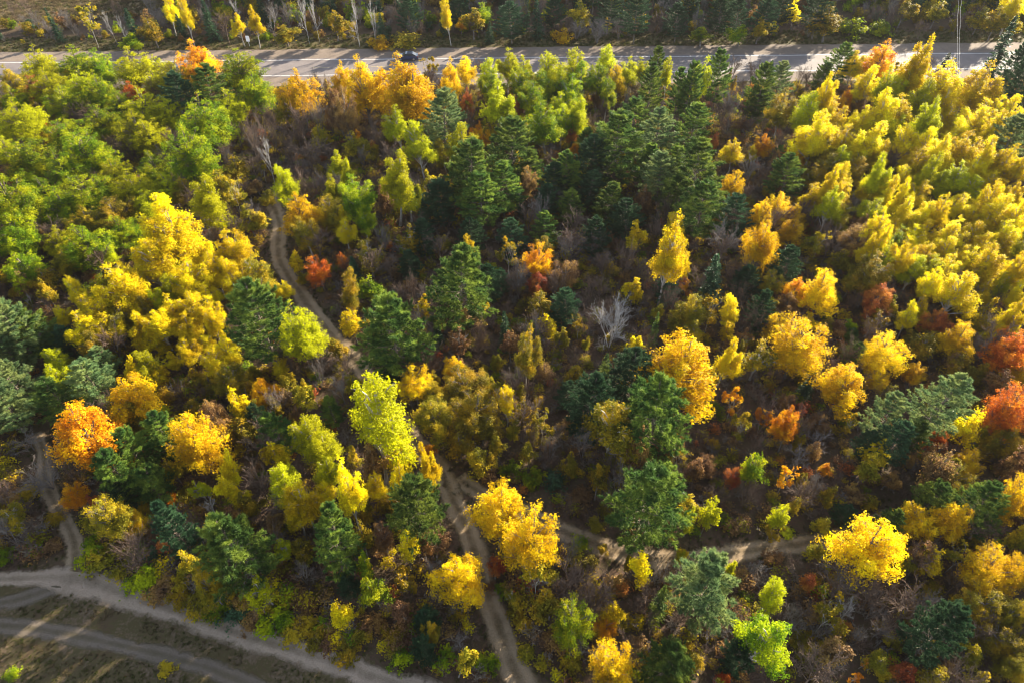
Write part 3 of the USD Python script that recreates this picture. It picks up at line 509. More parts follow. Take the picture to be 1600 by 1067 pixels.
# ------------------------------------------------------------------ the trees: what each is, where its crown stands in the survey sheets A..I, how wide and tall it looks
SHEET = {'A': (0, 0), 'B': (530, 0), 'C': (1060, 0), 'D': (0, 350), 'E': (530, 350), 'F': (1060, 350), 'G': (0, 707), 'H': (530, 707), 'I': (1060, 707)}
SURVEY = '''
A map o 60 370 130 150;oak l 180 290 150 150;oak g 350 290 160 150;oak g 470 290 110 150;oak l 610 300 170 150;oak l 745 305 110 110;map a 920 270 180 140=orange maple against the highway edge;oak g 1110 320 200 180
oak l 810 350 160 120;pin p 960 400 170 160;oak g 1190 420 160 160;map y 1390 430 180 170=golden maple alone below the bare strip of road;map u 1570 480 110 230;map e 625 440 110 90=red-topped maple among the green trees;oak l 720 390 110 110
pin d 830 450 160 170=dark green pine among green broadleaf trees;oak l 250 400 150 130;oak g 60 470 120 110;oak l 380 400 150 130;oak g 470 430 110 150;oak g 300 480 150 110;map r 145 410 100 70;oak g 560 480 110 120;oak l 680 510 190 160;oak l 800 530 130 140
oak g 950 560 210 220;oak l 1065 490 150 140;oak l 640 610 170 140;oak g 890 700 200 250=big rounded green tree above the bushy clearing;oak g 400 700 210 170;oak g 310 630 160 120;map e 230 610 70 60;oak l 120 560 180 130;oak g 440 560 150 120;oak l 30 600 110 120
oak g 130 740 190 140;oak l 15 700 90 120;oak g 50 930 200 280=broad bright green tree at the far left edge;oak g 140 835 120 120;oak l 150 1020 130 130;oak g 300 800 170 170;oak g 480 745 150 140;oak l 540 810 140 140;oak l 690 640 150 120
oak l 620 870 170 160;oak g 730 780 160 130;oak l 790 860 130 130;oak l 690 950 150 130;oak g 420 900 200 180;oak g 300 960 170 160;oak o 870 880 120 120;asp y 780 1010 220 150;asp l 960 915 180 120;oak o 520 990 180 150;oak o 390 1030 160 120;oak g 210 900 150 150
sml o 1030 850 100 130;bar m 1170 640 190 270;bir w 1235 720 110 220=tall pale leafless tree in the bushy clearing;bar m 1430 720 200 180;asp l 1320 840 120 150;bar m 1390 560 130 180;sml o 1100 780 120 120;bar k 965 1020 100 120;sml o 1150 1010 140 130;map y 1390 990 160 170;map o 1540 985 140 130
asp l 1550 760 100 110;asp l 1535 880 110 110;bar k 1470 520 110 190;sml o 1340 510 90 120;sml o 1080 900 100 100;bar m 1250 560 110 150;sml o 1250 900 100 90;bar m 1330 640 110 130;sml u 1190 860 90 90;sml o 1480 620 90 90
spr d 250 115 55 150=dark narrow spruce alone at the upper left;spa o 410 110 100 150;asp y 770 35 75 110;asp y 850 55 60 130;spr d 830 115 65 80;spr d 965 95 95 180;spr d 605 110 90 90;asp y 1105 110 65 100;asp y 1170 90 60 110=small golden tree behind the road sign
bar m 1040 120 110 130;bir w 1255 90 60 110;bir w 1405 70 75 180;bir w 1455 70 65 160;bir w 560 130 60 120;bir w 505 110 50 120;bir w 1090 40 60 130;sml o 1550 100 100 80;sml o 700 130 100 80;sml g 620 190 120 60;sml o 1320 150 120 70;bar m 1190 150 90 90;spr d 1210 40 80 120;bar k 1330 60 90 130
B bir w 75 85 80 190;bir w 155 90 65 160;spr d 195 130 75 130;spr d 475 95 60 140;asp y 508 55 60 130=small golden tree beside a dark spruce beyond the highway;spr d 922 85 85 180=tallest dark spruce beyond the highway;pin d 800 90 140 200;spr d 695 150 60 80;bar k 345 120 90 90;sml a 565 110 45 50
shr y 1030 165 90 60;shr y 185 196 110 40;shr o 300 190 140 45;bar m 1000 70 110 110;pin d 1000 45 90 100;pin d 1380 60 130 120;bar k 1200 130 140 90;bar k 1300 120 120 90;spa y 1240 110 50 60;bar k 1100 130 110 90;pin d 320 60 100 120;sml o 620 90 100 90;pin d 560 40 90 90;bar m 1480 100 110 100;pin d 1570 90 110 110
bar m 260 60 90 110;sml o 1120 60 100 80;pin d 1250 40 110 80;bar k 1500 40 90 90;bar m 850 60 80 100;sml g 660 60 90 80
map y 20 350 100 140;map y 120 370 190 220;map y 80 450 120 90;map y 310 372 240 160=widest golden maple beside the highway;map y 360 440 210 190;map y 265 410 120 150;map y 500 360 110 170;map y 500 450 95 120;map y 590 300 100 120;map u 30 520 110 200=russet maple below the golden row
asp l 690 320 110 140;asp l 780 280 110 130;asp g 720 380 120 140;asp l 865 310 110 120;asp g 830 360 120 140;asp l 970 305 120 120;asp l 1080 295 140 130;asp g 1010 375 120 130;asp g 1130 345 120 150;asp l 1245 260 100 130;asp g 1200 345 110 140;asp y 1290 350 80 120;asp l 1345 310 90 120
asp l 1405 300 80 90;pin p 1490 290 85 160;asp l 1525 310 60 120;pin p 1440 400 110 210;pin p 1570 410 90 230;asp g 930 400 120 120;asp l 720 480 160 150;asp g 900 460 130 140;asp l 1020 490 110 120;asp g 1080 430 130 120;asp l 1120 520 120 120;asp g 960 560 150 140;asp g 1030 560 110 110
asp o 870 600 90 90;map r 600 480 70 140;map r 820 510 60 100;map r 1080 610 50 110;map a 645 620 85 110;map a 1090 690 45 60;pin q 480 560 200 170=pale grey-green pine below the golden row;asp l 270 570 120 150;asp l 380 655 130 180;asp l 580 650 130 170;asp o 490 690 90 110
asp l 250 810 170 230;asp g 320 900 110 110;sml o 60 660 100 110;pin p 805 680 210 210=star-shaped pale green pine right of the lime poplars;pin p 590 800 230 250;pin p 660 920 190 190;pin p 765 870 170 210;pin d 480 930 150 180;sml a 455 868 50 42;pin p 1040 800 150 160;pin d 1180 740 160 210;pin d 1000 840 130 160;pin p 890 770 110 150;pin d 1150 870 130 170;pin p 1420 760 120 170;pin d 960 930 110 140;spr d 840 930 80 160
pin p 1290 680 230 270=massive green pine in the middle of the pine belt;pin p 1360 560 150 160;pin q 1480 640 180 230;pin q 1490 820 160 210;pin p 1570 780 120 200;pin p 1550 890 140 170;pin p 1135 650 85 100;pin p 1070 950 120 150;pin p 1240 940 140 170;pin d 1340 1010 140 130;map u 1400 930 90 130
bar k 930 980 120 200=bluish grey leafless tree under the pine belt;map u 880 840 80 120;bar k 970 690 80 120;asp g 80 900 160 190;asp y 20 1010 80 110;spr d 390 1000 110 150;asp g 110 1000 110 110;bar m 190 640 80 150;asp l 20 790 60 150;asp y 1545 1050 110 70;bar m 420 770 80 120;sml o 130 700 90 100;bar m 740 600 80 120;sml o 700 600 70 80
sml o 1150 590 80 80;bar m 1230 500 80 130;sml a 80 600 70 80;map r 760 560 60 90;asp g 1240 430 80 120;bar k 1330 460 70 110
C sml y 545 50 70 85=golden bush across the highway right of centre;sml y 440 125 50 45;pin d 280 80 120 110;pin d 190 60 110 100;sml o 700 90 130 70;bar m 1000 70 110 100;sml o 1200 50 90 70;pin d 400 70 110 100;asp y 1560 20 100 50;sml y 1390 15 35 35;bar k 95 90 100 120;sml o 380 120 90 80
bar m 880 60 100 100;sml o 1050 40 100 90;bar m 1300 100 100 110;sml o 1480 90 80 100;bar k 620 110 110 100;pin d 660 40 130 80;shr g 800 130 120 70;bar m 1130 130 110 80;sml o 1400 80 80 80;bar k 190 100 70 110;shr g 940 130 110 60;pin d 480 20 110 70;sml o 1560 110 80 90;sml g 290 150 120 60;sml g 110 160 110 50;bar m 560 130 100 70
spr d 1500 230 130 230=dark leaning spruce at the upper right corner;spr d 1460 310 70 140;spr d 1245 275 60 110=small dark spruce beside the highway wires;pin d 1575 380 130 220;pin d 1570 290 90 160;bar m 985 205 110 60;map a 920 290 170 130=orange maple beside the highway at upper right;pin p 735 295 130 120;pin p 660 340 90 80
bar m 600 350 120 110;asp y 820 305 110 100;asp y 1090 290 130 240=tallest golden poplar touching the highway;asp l 1050 400 130 130;asp y 1200 390 170 170;asp l 1150 460 150 180;bar m 1180 280 60 80;asp y 685 440 110 200=golden poplar with a narrow spire top;asp l 610 510 140 170;asp y 710 540 130 160;asp y 640 610 160 170
pin p 45 400 110 250;asp l 85 340 80 180;pin p 60 590 150 200;pin p 195 340 115 210;pin p 385 390 120 220;pin q 465 360 110 170;bar k 260 470 130 210;spr d 435 275 32 60;asp o 485 500 130 120;pin p 370 490 100 120;pin p 80 810 240 260=huge spreading green pine beside the dark hollow;pin p 110 960 200 170
bar m 225 580 90 120;map r 165 650 45 70;asp y 255 700 95 110=golden poplar left of a tiny orange maple;asp y 330 705 55 65;map a 395 672 80 95=orange maple left of the golden grove;map e 485 715 65 55;map a 565 725 85 85;bar k 330 800 120 150;pin p 505 820 150 160=blue-green pine at the foot of the golden grove;bar m 790 450 120 150;map a 770 470 70 110;map u 835 490 75 75
asp y 960 520 170 150;asp y 850 570 120 150;asp l 1160 570 140 200;asp y 1030 540 150 140;asp y 880 650 160 170;asp y 780 660 130 130;asp l 760 750 120 120;asp y 930 710 120 120;asp y 1060 660 130 140;asp l 1000 610 120 120;asp y 1240 560 110 110;asp y 1400 400 170 180;asp y 1335 440 60 100;asp y 1540 520 110 150;asp y 1380 560 150 160
asp y 1470 600 140 140;asp y 1290 620 120 120;pin q 1530 660 180 170=grey-green pine inside the golden grove;asp y 1200 720 150 160;asp y 1100 750 130 120;asp y 1320 700 150 150;asp y 1420 740 150 190;asp l 1290 830 130 130;asp y 1565 780 100 150;asp y 635 910 110 120;asp o 620 820 90 90;asp y 760 890 120 120;asp y 850 880 90 110;asp y 1040 830 110 130
asp y 960 870 120 150;asp l 900 970 120 120;asp y 1030 990 140 150;asp y 1120 900 120 140;asp y 1150 1000 130 140;asp l 1210 860 110 120;asp y 1370 1010 110 120;asp y 1490 980 150 130;asp y 1430 1050 110 110;asp y 1560 920 100 130;asp o 700 770 110 110;asp o 820 790 110 110;asp o 680 690 110 110
map y 380 1000 120 150;map y 465 965 130 130;map y 530 1000 110 110;map y 245 860 90 120=golden maple tucked beside the huge pine;map u 850 1045 120 80;bar m 650 1010 110 130;pin d 270 1000 150 150;asp y 1290 960 110 110;asp y 1060 760 90 90;asp l 1350 880 110 110;asp y 1450 860 110 110;asp o 760 1000 110 100;bar m 480 620 90 120;pin p 470 720 60 80;bar m 560 600 80 120
D oak g 60 50 200 170;oak l 290 90 120 140;oak o 310 170 110 100;map u 210 70 75 90=russet bush among green trees at the left;oak g 400 90 180 190;oak l 460 135 110 130;oak g 130 200 160 120;sml o 210 260 120 110;bar k 70 275 80 70;asp y 800 40 220 120;asp y 905 110 120 140;asp y 690 175 190 160=golden poplar at the top of the left golden grove
asp l 800 180 120 120;asp y 1080 110 150 190=golden poplar left of where the trail disappears;asp y 1050 225 130 160;asp o 1180 215 150 150;asp y 990 210 100 160;asp y 330 320 90 150;asp y 560 270 200 130;asp y 600 320 150 140;asp l 480 300 130 130;asp l 510 370 130 110;asp y 430 400 160 150;asp y 390 480 150 140;asp y 490 490 120 120
asp o 440 550 130 90;asp y 280 420 85 90;asp y 870 250 160 130;asp l 770 290 120 120;asp l 740 345 120 120;asp y 890 370 140 150;asp y 800 400 130 140;asp y 960 340 110 120;asp y 650 480 120 140;asp y 745 460 150 150;asp y 860 470 120 120;asp y 960 420 100 170;asp o 660 400 120 120;asp o 570 420 120 120;sml y 720 570 110 100;sml y 790 625 90 90
asp y 860 590 110 120;sml y 690 525 100 90;asp l 655 640 120 140;sml y 740 680 80 100;sml y 590 670 75 120;map y 640 780 220 180=rounded golden tree left of the shaded hollow;sml o 640 870 140 100;sml o 560 840 120 110;sml o 650 950 90 90;asp y 950 545 90 100;asp y 1040 590 110 140;asp y 980 640 110 140;asp o 1060 700 140 140;sml o 970 740 110 100;sml y 1030 500 50 60
sml o 1180 690 100 100;map a 1210 770 140 140=orange tree at the lower right of the left golden grove;sml y 1115 830 90 130;pin p 1210 440 270 360=tall blue-green pine left of the trail bend;oak l 1405 490 180 260=yellow-tipped green tree hugging the tall pine by the trail;asp y 1250 275 55 70;asp y 1310 300 75 80;map e 1480 215 110 120=small red maple right of the curving trail
sml y 1385 165 80 120;sml o 1400 245 70 80;pin q 60 480 190 290;pin p 165 480 180 190;pin q 55 620 140 150;pin q 60 730 190 170;pin q 40 850 200 150;asp l 260 625 110 100;asp l 260 710 120 120;pin p 270 800 180 180;pin q 430 740 190 180;pin q 465 635 120 90;pin d 320 540 120 150;bir w 130 350 60 60;bir w 210 360 60 60
map a 370 960 285 235=big flame-orange maple at the lower left;bar k 130 1010 160 160;map u 985 905 160 160=russet maple just above a golden tree;map y 900 990 230 180=bright golden tree below the russet maple;pin p 600 1020 170 110;pin p 750 970 160 160;sml l 740 860 60 60;sml o 1390 820 130 90;pin p 1290 950 150 170;asp l 1450 940 170 150;sml o 1110 950 120 110
map u 1380 870 60 70;bar w 1390 1025 100 110;asp l 1480 1030 130 110;pin d 1190 880 100 110;bar k 1580 760 110 200;sml o 1550 570 100 120;oak g 560 30 150 130;asp o 1420 30 120 110;bar k 980 50 90 120;bar m 570 100 130 110;sml o 900 700 110 100;bar m 830 760 120 140;sml o 760 780 80 80;bar m 1040 400 90 130;bar m 450 620 120 100;bar k 1470 680 110 150;sml o 20 240 80 80;sml o 880 850 90 90
bar m 930 780 100 110;sml o 1250 830 90 90;bar m 620 560 90 90
E asp y 25 30 90 110;thn o 330 65 100 140;sml o 490 75 75 70;asp y 595 100 65 100=small golden poplar above two round pines;thn o 140 140 130 140;map e 15 170 45 90=small red maple at the right side of the upper trail;asp o 30 290 90 190;sml g 150 290 120 100;pin p 530 280 270 360=round-topped green pine right of the trail, the farther of a pair
pin p 250 485 290 370=star-branched green pine beside the trail, the nearer of a pair;pin d 690 270 120 170;pin d 745 270 90 110;bar k 830 230 130 210;map a 925 175 120 150=orange maple in the dark centre;map r 920 275 110 100;asp o 940 105 90 70;map u 1050 215 120 70;pin d 620 60 120 150;pin d 800 60 130 160;pin d 1185 60 130 160;pin p 960 20 120 140;pin d 390 60 110 150;bar m 700 150 90 120;bar k 1060 100 200 190;map u 1250 80 70 80;sml o 1250 210 80 70
bar m 1330 150 140 200;asp y 1530 110 150 290=tall ragged golden poplar right of the dark centre;spr d 780 490 105 220=dark spruce alone in the central hollow;asp o 865 570 115 240=slim olive tree right of the dark central spruce;sml o 745 630 75 90;pin d 1040 390 130 160;sml o 1030 530 70 100;bar m 1160 300 130 160;bar w 1265 450 250 270=white leafless tree fanning out in the centre
bar m 1140 460 160 200;sml y 1360 310 85 110;bar m 1420 250 110 130;pin d 1525 310 110 120;sml o 1560 430 100 130;thn u 540 530 85 140;spr p 1460 500 70 200=twin-spired thin spruce right of the white leafless tree;spr p 1225 670 95 160=pointed spruce below the white leafless tree;pin d 1360 710 220 190;pin d 1150 830 210 190;pin d 1060 790 110 110;map y 1590 655 330 290=large golden maple right of the centre
pin p 1475 870 280 320;asp o 1265 940 220 250=olive-gold dome left of the two stacked green pines;map y 350 730 150 140=golden half of the thicket beside the trail;map y 530 660 110 110;map o 580 730 170 150;map o 440 870 190 150;map o 610 860 200 160;map o 430 770 120 120;map o 660 930 130 120;map o 660 710 120 110;sml o 560 1010 120 100;sml o 740 1030 90 100;spa o 700 740 60 140
asp y 780 820 85 140;sml o 720 790 90 100;thn o 870 870 95 150=left of two thin olive saplings;thn o 920 825 60 130=right of two thin olive saplings;sml o 810 930 80 90;asp l 150 900 270 330=broad lime-yellow poplar left of the trail;sml a 410 1045 75 70;bar m 30 650 110 150;sml u 560 640 70 80;bar m 980 560 110 130;bar m 640 530 110 120;sml u 950 680 90 90
bar m 990 740 110 120;sml u 420 620 80 70;bar m 870 760 90 110;sml o 1100 690 90 80;bar m 1100 600 110 110;sml u 1050 910 90 90;bar k 1020 960 110 120;sml o 60 730 80 80;bar k 200 60 90 150;pin d 330 180 100 120;bar m 600 230 80 100;bar m 770 380 90 110;sml o 1480 400 60 80;bar m 1210 180 90 110
F map y 390 75 145 210=golden maple pair at the edge of the dark spruces;map y 515 35 115 110;asp y 15 190 60 120;bar k 215 90 190 200;spr d 160 260 170 270=broad dark spruce left of the golden maple pair;pin d 310 270 120 140;pin d 500 190 140 130=teal pine under the golden maple pair;pin d 390 400 110 170;sml g 410 345 60 60;map o 440 275 100 110;map a 530 310 120 130=orange maple left of a golden maple
map u 505 375 110 110;map y 670 310 170 190=golden maple right of the orange one in mid right;asp y 245 390 95 130;asp o 50 395 120 140;asp o 65 485 90 90;bar m 170 400 110 130;map u 835 60 150 140=russet maple at the edge of the golden grove;bar m 690 110 140 150;sml o 640 90 100 100;asp g 985 75 110 140;asp l 960 165 130 140;asp o 900 225 150 140;map r 925 345 140 150=dusky red maple in mid right
bar m 1060 250 120 130;asp y 1000 30 110 110;asp y 1080 60 110 130;asp y 1130 140 120 130;asp y 1140 40 110 120;asp y 1250 40 130 130;asp y 1240 120 120 110;asp y 1350 50 120 120;asp y 1410 100 120 130;asp y 1340 160 120 130;asp y 1440 190 170 180;asp y 1260 210 120 120;asp l 1090 210 120 130;asp y 1290 310 170 150;asp y 1400 310 110 120;asp y 1530 60 130 140
asp y 1570 200 120 190;asp y 1560 330 100 130;asp y 1490 110 110 120;asp l 1190 210 120 110;asp l 1570 120 90 90;map r 1205 450 120 100=small red maple in the right-hand slope;bar m 1470 370 120 140;bar w 950 430 65 90;thn o 900 450 100 110;asp y 1070 425 90 120;asp y 1120 390 80 110;map y 1290 525 160 160=round golden maple below the golden grove;sml o 1390 450 90 100
sml y 1440 520 80 80;asp y 1520 500 100 130;sml o 1130 560 130 130;sml o 1300 640 110 110;map y 460 470 115 110;map y 560 545 235 205=golden maple crown above the small dark spruce;map y 600 620 120 110;sml y 600 450 100 80;sml o 75 560 80 85;spa u 310 530 75 100;asp y 220 600 115 180;thn o 370 610 140 160=see-through olive tree in mid right;pin p 800 520 60 60
pin p 810 600 95 100=small green pine in mid right;sml g 780 465 70 70;bar m 700 550 110 120;map y 975 610 180 170=spiky golden maple in mid right;map y 920 570 100 100;map y 920 720 85 110;map y 1100 690 105 90;map y 770 740 210 190=flat-topped golden maple right of the small dark spruce;spr d 595 745 110 150=small dark spruce under golden maples;spr d 830 840 45 70
bar m 380 780 150 130;spa a 250 830 95 140=half-bare golden sapling in the bare slope;spa a 395 900 95 130;map a 520 930 120 160=orange maple beside half-bare saplings;map u 500 815 80 80;map r 560 845 60 60;map u 650 920 90 100;sml o 990 790 90 95;spa o 790 920 80 100;pin q 1205 835 220 250=large rounded grey-green pine in the right-hand slope
sml y 1290 735 90 90;pin q 970 905 165 120=pale bushy pine left of the large rounded one;pin d 1000 1000 160 140;pin p 1095 1000 90 140;map e 1210 1000 110 110=small orange maple below the large rounded pine;pin d 880 1000 100 90;sml y 900 1040 120 70;sml y 1360 940 120 150;map o 1490 990 150 120;map e 1530 575 190 130=bright orange-red maple at the right edge
map e 1540 850 180 220=brick red maple at the right edge;map y 1560 665 110 110;sml o 1400 690 110 110;sml o 1560 960 100 90;bar k 640 1010 150 120;bar m 100 990 120 110;bar m 320 700 120 120;bar m 450 690 110 110;bar m 720 880 100 100;sml u 760 480 80 80;bar m 840 330 110 120;sml o 830 220 100 100;sml o 760 160 100 100;bar m 1250 590 110 110;sml o 1180 540 90 90;bar m 1400 580 100 100
sml u 1330 800 90 90;sml o 690 480 90 90;bar m 300 640 90 90;sml u 70 850 90 80;bar m 170 770 90 100;sml o 1060 520 80 80;bar m 860 830 90 90;sml o 1330 420 90 80;bar m 600 300 60 80;sml o 800 270 80 90
G map a 350 200 110 80;bar k 200 110 250 260=grey leafless tree fanning left of the flame-orange maple;pin p 560 100 180 200=green pine right of the flame-orange maple;pin p 680 130 150 150;pin d 590 190 120 120;map o 500 290 150 180;map y 610 320 100 110;spa a 800 215 80 80=small golden tuft on a leaning pale trunk;sml y 1030 150 95 110;sml o 1120 240 110 120
sml y 1100 190 80 90;bar m 1200 130 160 250=brown leafless tree left of the lime-yellow pair;asp l 1310 130 150 160=left of the lime-yellow pair with golden skirts;asp y 1410 220 160 140;asp y 1370 280 110 80;asp y 1520 200 110 110;asp l 1510 90 120 130=right of the lime-yellow pair with golden skirts;pin d 810 340 140 220=dim blue-green pine left of the clearing edge
sml o 865 510 85 130;pin p 1110 460 290 260=dark bushy pine above the gravel road;map o 960 600 130 210=olive-gold bush above the gravel road;thn l 1220 620 120 160;pin p 1545 440 190 250=bright green pine in the lower middle;sml y 1575 730 85 110;sml o 1400 440 100 100;bar k 1400 560 110 130;bir w 980 250 110 120;sml o 980 330 100 130;thn o 50 300 120 140=thin olive tree with leaning pale trunks at the left edge
shr g 60 1020 70 60;shr o 770 1000 80 60;shr o 250 300 90 80;shr o 160 400 110 80;shr g 20 480 90 70;shr u 240 430 90 70;sml r 755 430 50 60;shr g 440 400 90 80;shr o 620 470 110 80;shr g 700 570 110 90;shr d 720 480 110 90;shr o 840 600 90 70;shr u 560 440 90 70;shr o 1320 660 100 80;shr g 1330 780 90 80;shr o 1440 790 100 90;shr o 1250 730 90 80;shr u 1430 700 110 90;shr y 1560 860 90 70
shr u 1330 560 100 80;sml u 1060 280 90 100;bar m 700 330 110 120;bar m 640 400 100 110;shr o 1490 640 90 80;shr d 500 390 80 70;shr g 1500 800 90 70;bar m 320 260 90 110;sml r 420 220 50 70;sml o 680 250 80 80;bar m 900 320 90 120;sml u 1250 330 100 100;bar m 1180 300 90 100;shr o 130 190 110 80;shr u 60 210 110 80
G shr o 560 550 110 85;shr g 650 590 147 108;shr u 740 630 134 91;shr o 830 670 121 114;shr o 920 690 158 97;shr g 1010 710 145 120;shr d 1090 740 132 103;shr u 1180 760 119 86;shr g 1270 790 156 109;shr o 1370 830 143 92;shr o 1460 850 130 115;shr u 1530 880 117 98;shr o 470 490 154 121;shr g 420 460 141 104;shr o 1600 920 128 87
H map y 740 290 270 240=left half of the amber-gold pair at the trail fork;map y 885 420 210 370=right half of the amber-gold pair at the trail fork;map y 570 560 240 230=round golden tree overhanging the lower trail;bar k 440 540 110 170;bar k 540 690 190 140=grey leafless tree under the golden tree by the lower trail;pin d 400 760 110 110;asp y 420 60 90 140=golden sapling at the right end of the lime poplar;asp y 408 140 60 90
asp y 160 150 90 120;asp y 260 130 80 130;sml o 230 225 100 100;sml o 110 265 85 100;asp y 30 140 130 260;pin p 350 270 240 280=shaggy olive-green pine left of the main trail;spa o 290 600 150 150=pale thin tree with leaning trunks in the lower middle;sml y 30 740 85 110;map o 420 830 85 110;sml o 540 950 110 130;shr g 690 980 100 90;pin d 400 910 110 110;sml o 980 690 160 150
map g 1080 780 170 230=green-yellow tree right of the lower trail;spa y 1170 680 85 90;sml y 1255 710 95 110=small golden sapling between green tree and small spruce;map a 1240 800 95 75;map y 1270 970 180 250=golden tree at the bottom edge right of centre;bar m 1375 700 95 140=pinkish leafless sapling left of the small green spruce;spr p 1485 690 115 170=small green spruce in the lower right middle;pin p 1500 980 200 220
sml y 1410 510 95 130=lone golden sapling below the trail branch;sml o 1340 500 55 70;bar k 1060 450 150 180=grey leafless tree below the trail branch;sml r 720 530 80 120;thn o 810 670 75 100;sml o 1220 450 60 60;sml y 1590 470 60 70;pin p 1430 200 350 350=lower of the two stacked green pines;sml o 1200 330 70 90;shr o 940 970 70 60;shr o 1080 970 110 90;map u 210 400 85 110;shr u 480 400 90 80
bar k 900 600 120 130;shr o 850 800 90 80;shr o 870 930 90 70;shr u 980 870 100 80;shr g 760 640 80 70;shr u 700 620 60 60;bar m 1150 570 110 120;shr u 1280 600 100 80;bar m 1050 620 90 100;shr o 640 960 70 60;shr o 100 840 110 90;shr u 160 800 110 90;shr o 250 850 100 90;shr g 480 950 110 90;shr g 290 950 110 80;shr u 330 880 90 80;bar m 230 720 100 110;sml u 400 400 80 90;shr o 820 740 80 70
sml o 640 30 110 110;shr g 800 80 110 90;shr g 900 120 110 90;shr d 1000 130 110 90;shr u 1130 200 100 90;sml o 1200 110 110 130;bar m 1050 250 100 110;shr u 700 120 90 70;shr g 1120 420 90 70;bar m 1430 760 90 100;bar k 1200 930 120 120;shr u 1390 900 100 80;bar m 1580 760 80 100;shr o 1340 780 80 70;shr u 1420 620 90 80;shr u 1530 560 100 80;shr o 1240 260 90 80;bar k 560 880 110 110;pin d 60 610 90 90
I spa o 420 380 105 120=half-bare golden sapling at the trail branch;sml l 455 275 80 130;sml o 535 220 55 100;spa a 490 125 90 130;sml a 685 80 65 60;sml o 590 130 60 80;map r 260 110 75 90=dusky red sapling right of the two stacked pines;map u 130 55 75 90;sml l 140 280 85 120;sml l 60 290 75 120;sml l 20 470 50 70;sml l 145 480 45 60;shr l 510 370 65 60;sml o 690 340 105 120;sml o 700 200 80 100;bar m 640 190 100 110
map y 905 440 280 310=upright golden maple at lower right;map y 790 420 75 90;map y 1110 310 160 140=left half of a flat golden pair at lower right;map y 1280 310 170 190=right half of a flat golden pair at lower right;sml y 1180 490 120 130;sml o 1100 490 110 110;pin p 1170 215 160 100;pin p 1420 260 190 190=green pine behind the flat golden pair;map y 1340 50 130 120;map o 1290 140 150 120;map y 1560 210 140 210=amber-gold maple at the right edge
bar k 1080 60 110 110;bar k 760 560 200 180=pale leafless tree left of the upright golden maple;sml r 610 590 75 65;bar w 790 720 105 140;bar k 900 730 110 120;bar k 690 820 105 110;bar k 840 840 90 110;bar k 930 820 110 120;pin q 165 640 270 230=silvery green pine in the lower right;bar k 150 800 180 150;asp l 420 650 120 150;asp g 400 820 210 270=green-yellow ragged tree right of the silvery pine
sml l 230 530 60 80;pin d 1200 830 210 280=dark rounded pine in the lower right corner;map y 1440 540 200 220;map y 1560 560 120 170;map o 1420 700 190 190;map o 1550 720 130 170;map o 1490 850 160 150;map o 1550 990 130 130;bar m 1290 600 110 150;sml r 1060 1000 100 90=crimson bush at the bottom edge;sml e 225 1050 90 60;spa a 815 1040 55 80;spa a 860 970 45 80;sml u 700 910 160 90;sml o 620 930 90 80;sml o 920 960 100 100
bar m 350 1010 110 120;pin p 20 1000 110 120;sml o 60 960 90 90;sml o 1180 1040 130 90;sml o 1400 1040 130 90;shr u 330 600 90 80;shr u 250 330 90 80;bar m 540 520 100 110;bar m 580 740 120 120;shr u 560 640 90 80;shr r 650 640 90 70;shr r 770 800 80 70;bar k 540 800 110 110;shr o 560 880 90 80;shr u 640 1010 100 80;shr o 1000 880 90 90;shr u 1000 620 100 90;shr o 1180 630 100 90;bar m 1120 560 90 100
shr r 1330 800 70 70;shr o 930 330 80 80;pin p 960 320 110 90;bar m 180 190 110 110;bar m 330 160 100 110;shr u 820 190 100 90;bar m 1030 130 110 120;shr o 890 230 90 90;bar k 560 30 160 130;sml o 880 40 130 110;sml u 980 110 90 90;bar m 730 110 90 90;sml o 640 430 80 80;shr u 440 480 90 70;shr u 300 560 80 70;bar m 270 700 80 90;shr u 620 750 90 70;pin d 770 280 110 100;shr o 1240 210 90 80
sml u 1490 140 100 110;bar m 1460 370 110 120;shr o 1390 420 100 90;sml o 1560 380 100 110;shr u 480 960 100 80;bar k 700 980 110 110;pin d 280 950 140 150;bar m 950 560 80 90;shr u 1080 720 110 90;bar m 1010 760 90 100;sml o 1340 930 110 120;bar k 1420 900 120 120;sml u 1260 1000 90 80;shr o 980 1040 90 60;shr u 490 1040 90 60;sml o 1040 500 90 100;bar m 60 760 110 120;shr u 20 680 80 80
'''
KIND = {  # shape: (name, word in a label, category, narrowest and widest height to width ratio of the crown, group)
    'asp': ('poplar_tree', 'poplar', 'tree', 1.1, 2.3), 'oak': ('broadleaf_tree', 'broadleaf tree', 'tree', 0.85, 1.5), 'map': ('maple_tree', 'maple', 'tree', 0.95, 1.7),
    'sml': ('young_tree', 'young tree', 'tree', 0.85, 1.8), 'thn': ('thin_tree', 'thin-crowned tree', 'tree', 0.95, 2.0), 'pin': ('pine_tree', 'pine', 'tree', 1.2, 2.1),
    'spr': ('spruce_tree', 'spruce', 'tree', 1.6, 3.2), 'bar': ('bare_tree', 'leafless tree', 'tree', 0.8, 1.8), 'bir': ('pale_bare_tree', 'slender leafless tree', 'tree', 1.2, 3.2),
    'spa': ('half_bare_tree', 'half-bare tree', 'tree', 0.95, 2.0), 'shr': ('shrub', 'shrub', 'shrub', 0.55, 1.1)}
HUE = {'y': 'golden yellow', 'l': 'lime yellow', 'g': 'green', 'o': 'olive gold', 'a': 'orange', 'e': 'flame red', 'r': 'red', 'u': 'russet', 'p': 'green', 'q': 'grey-green', 'd': 'dark green', 'w': 'whitish', 'k': 'grey', 'm': 'brownish'}
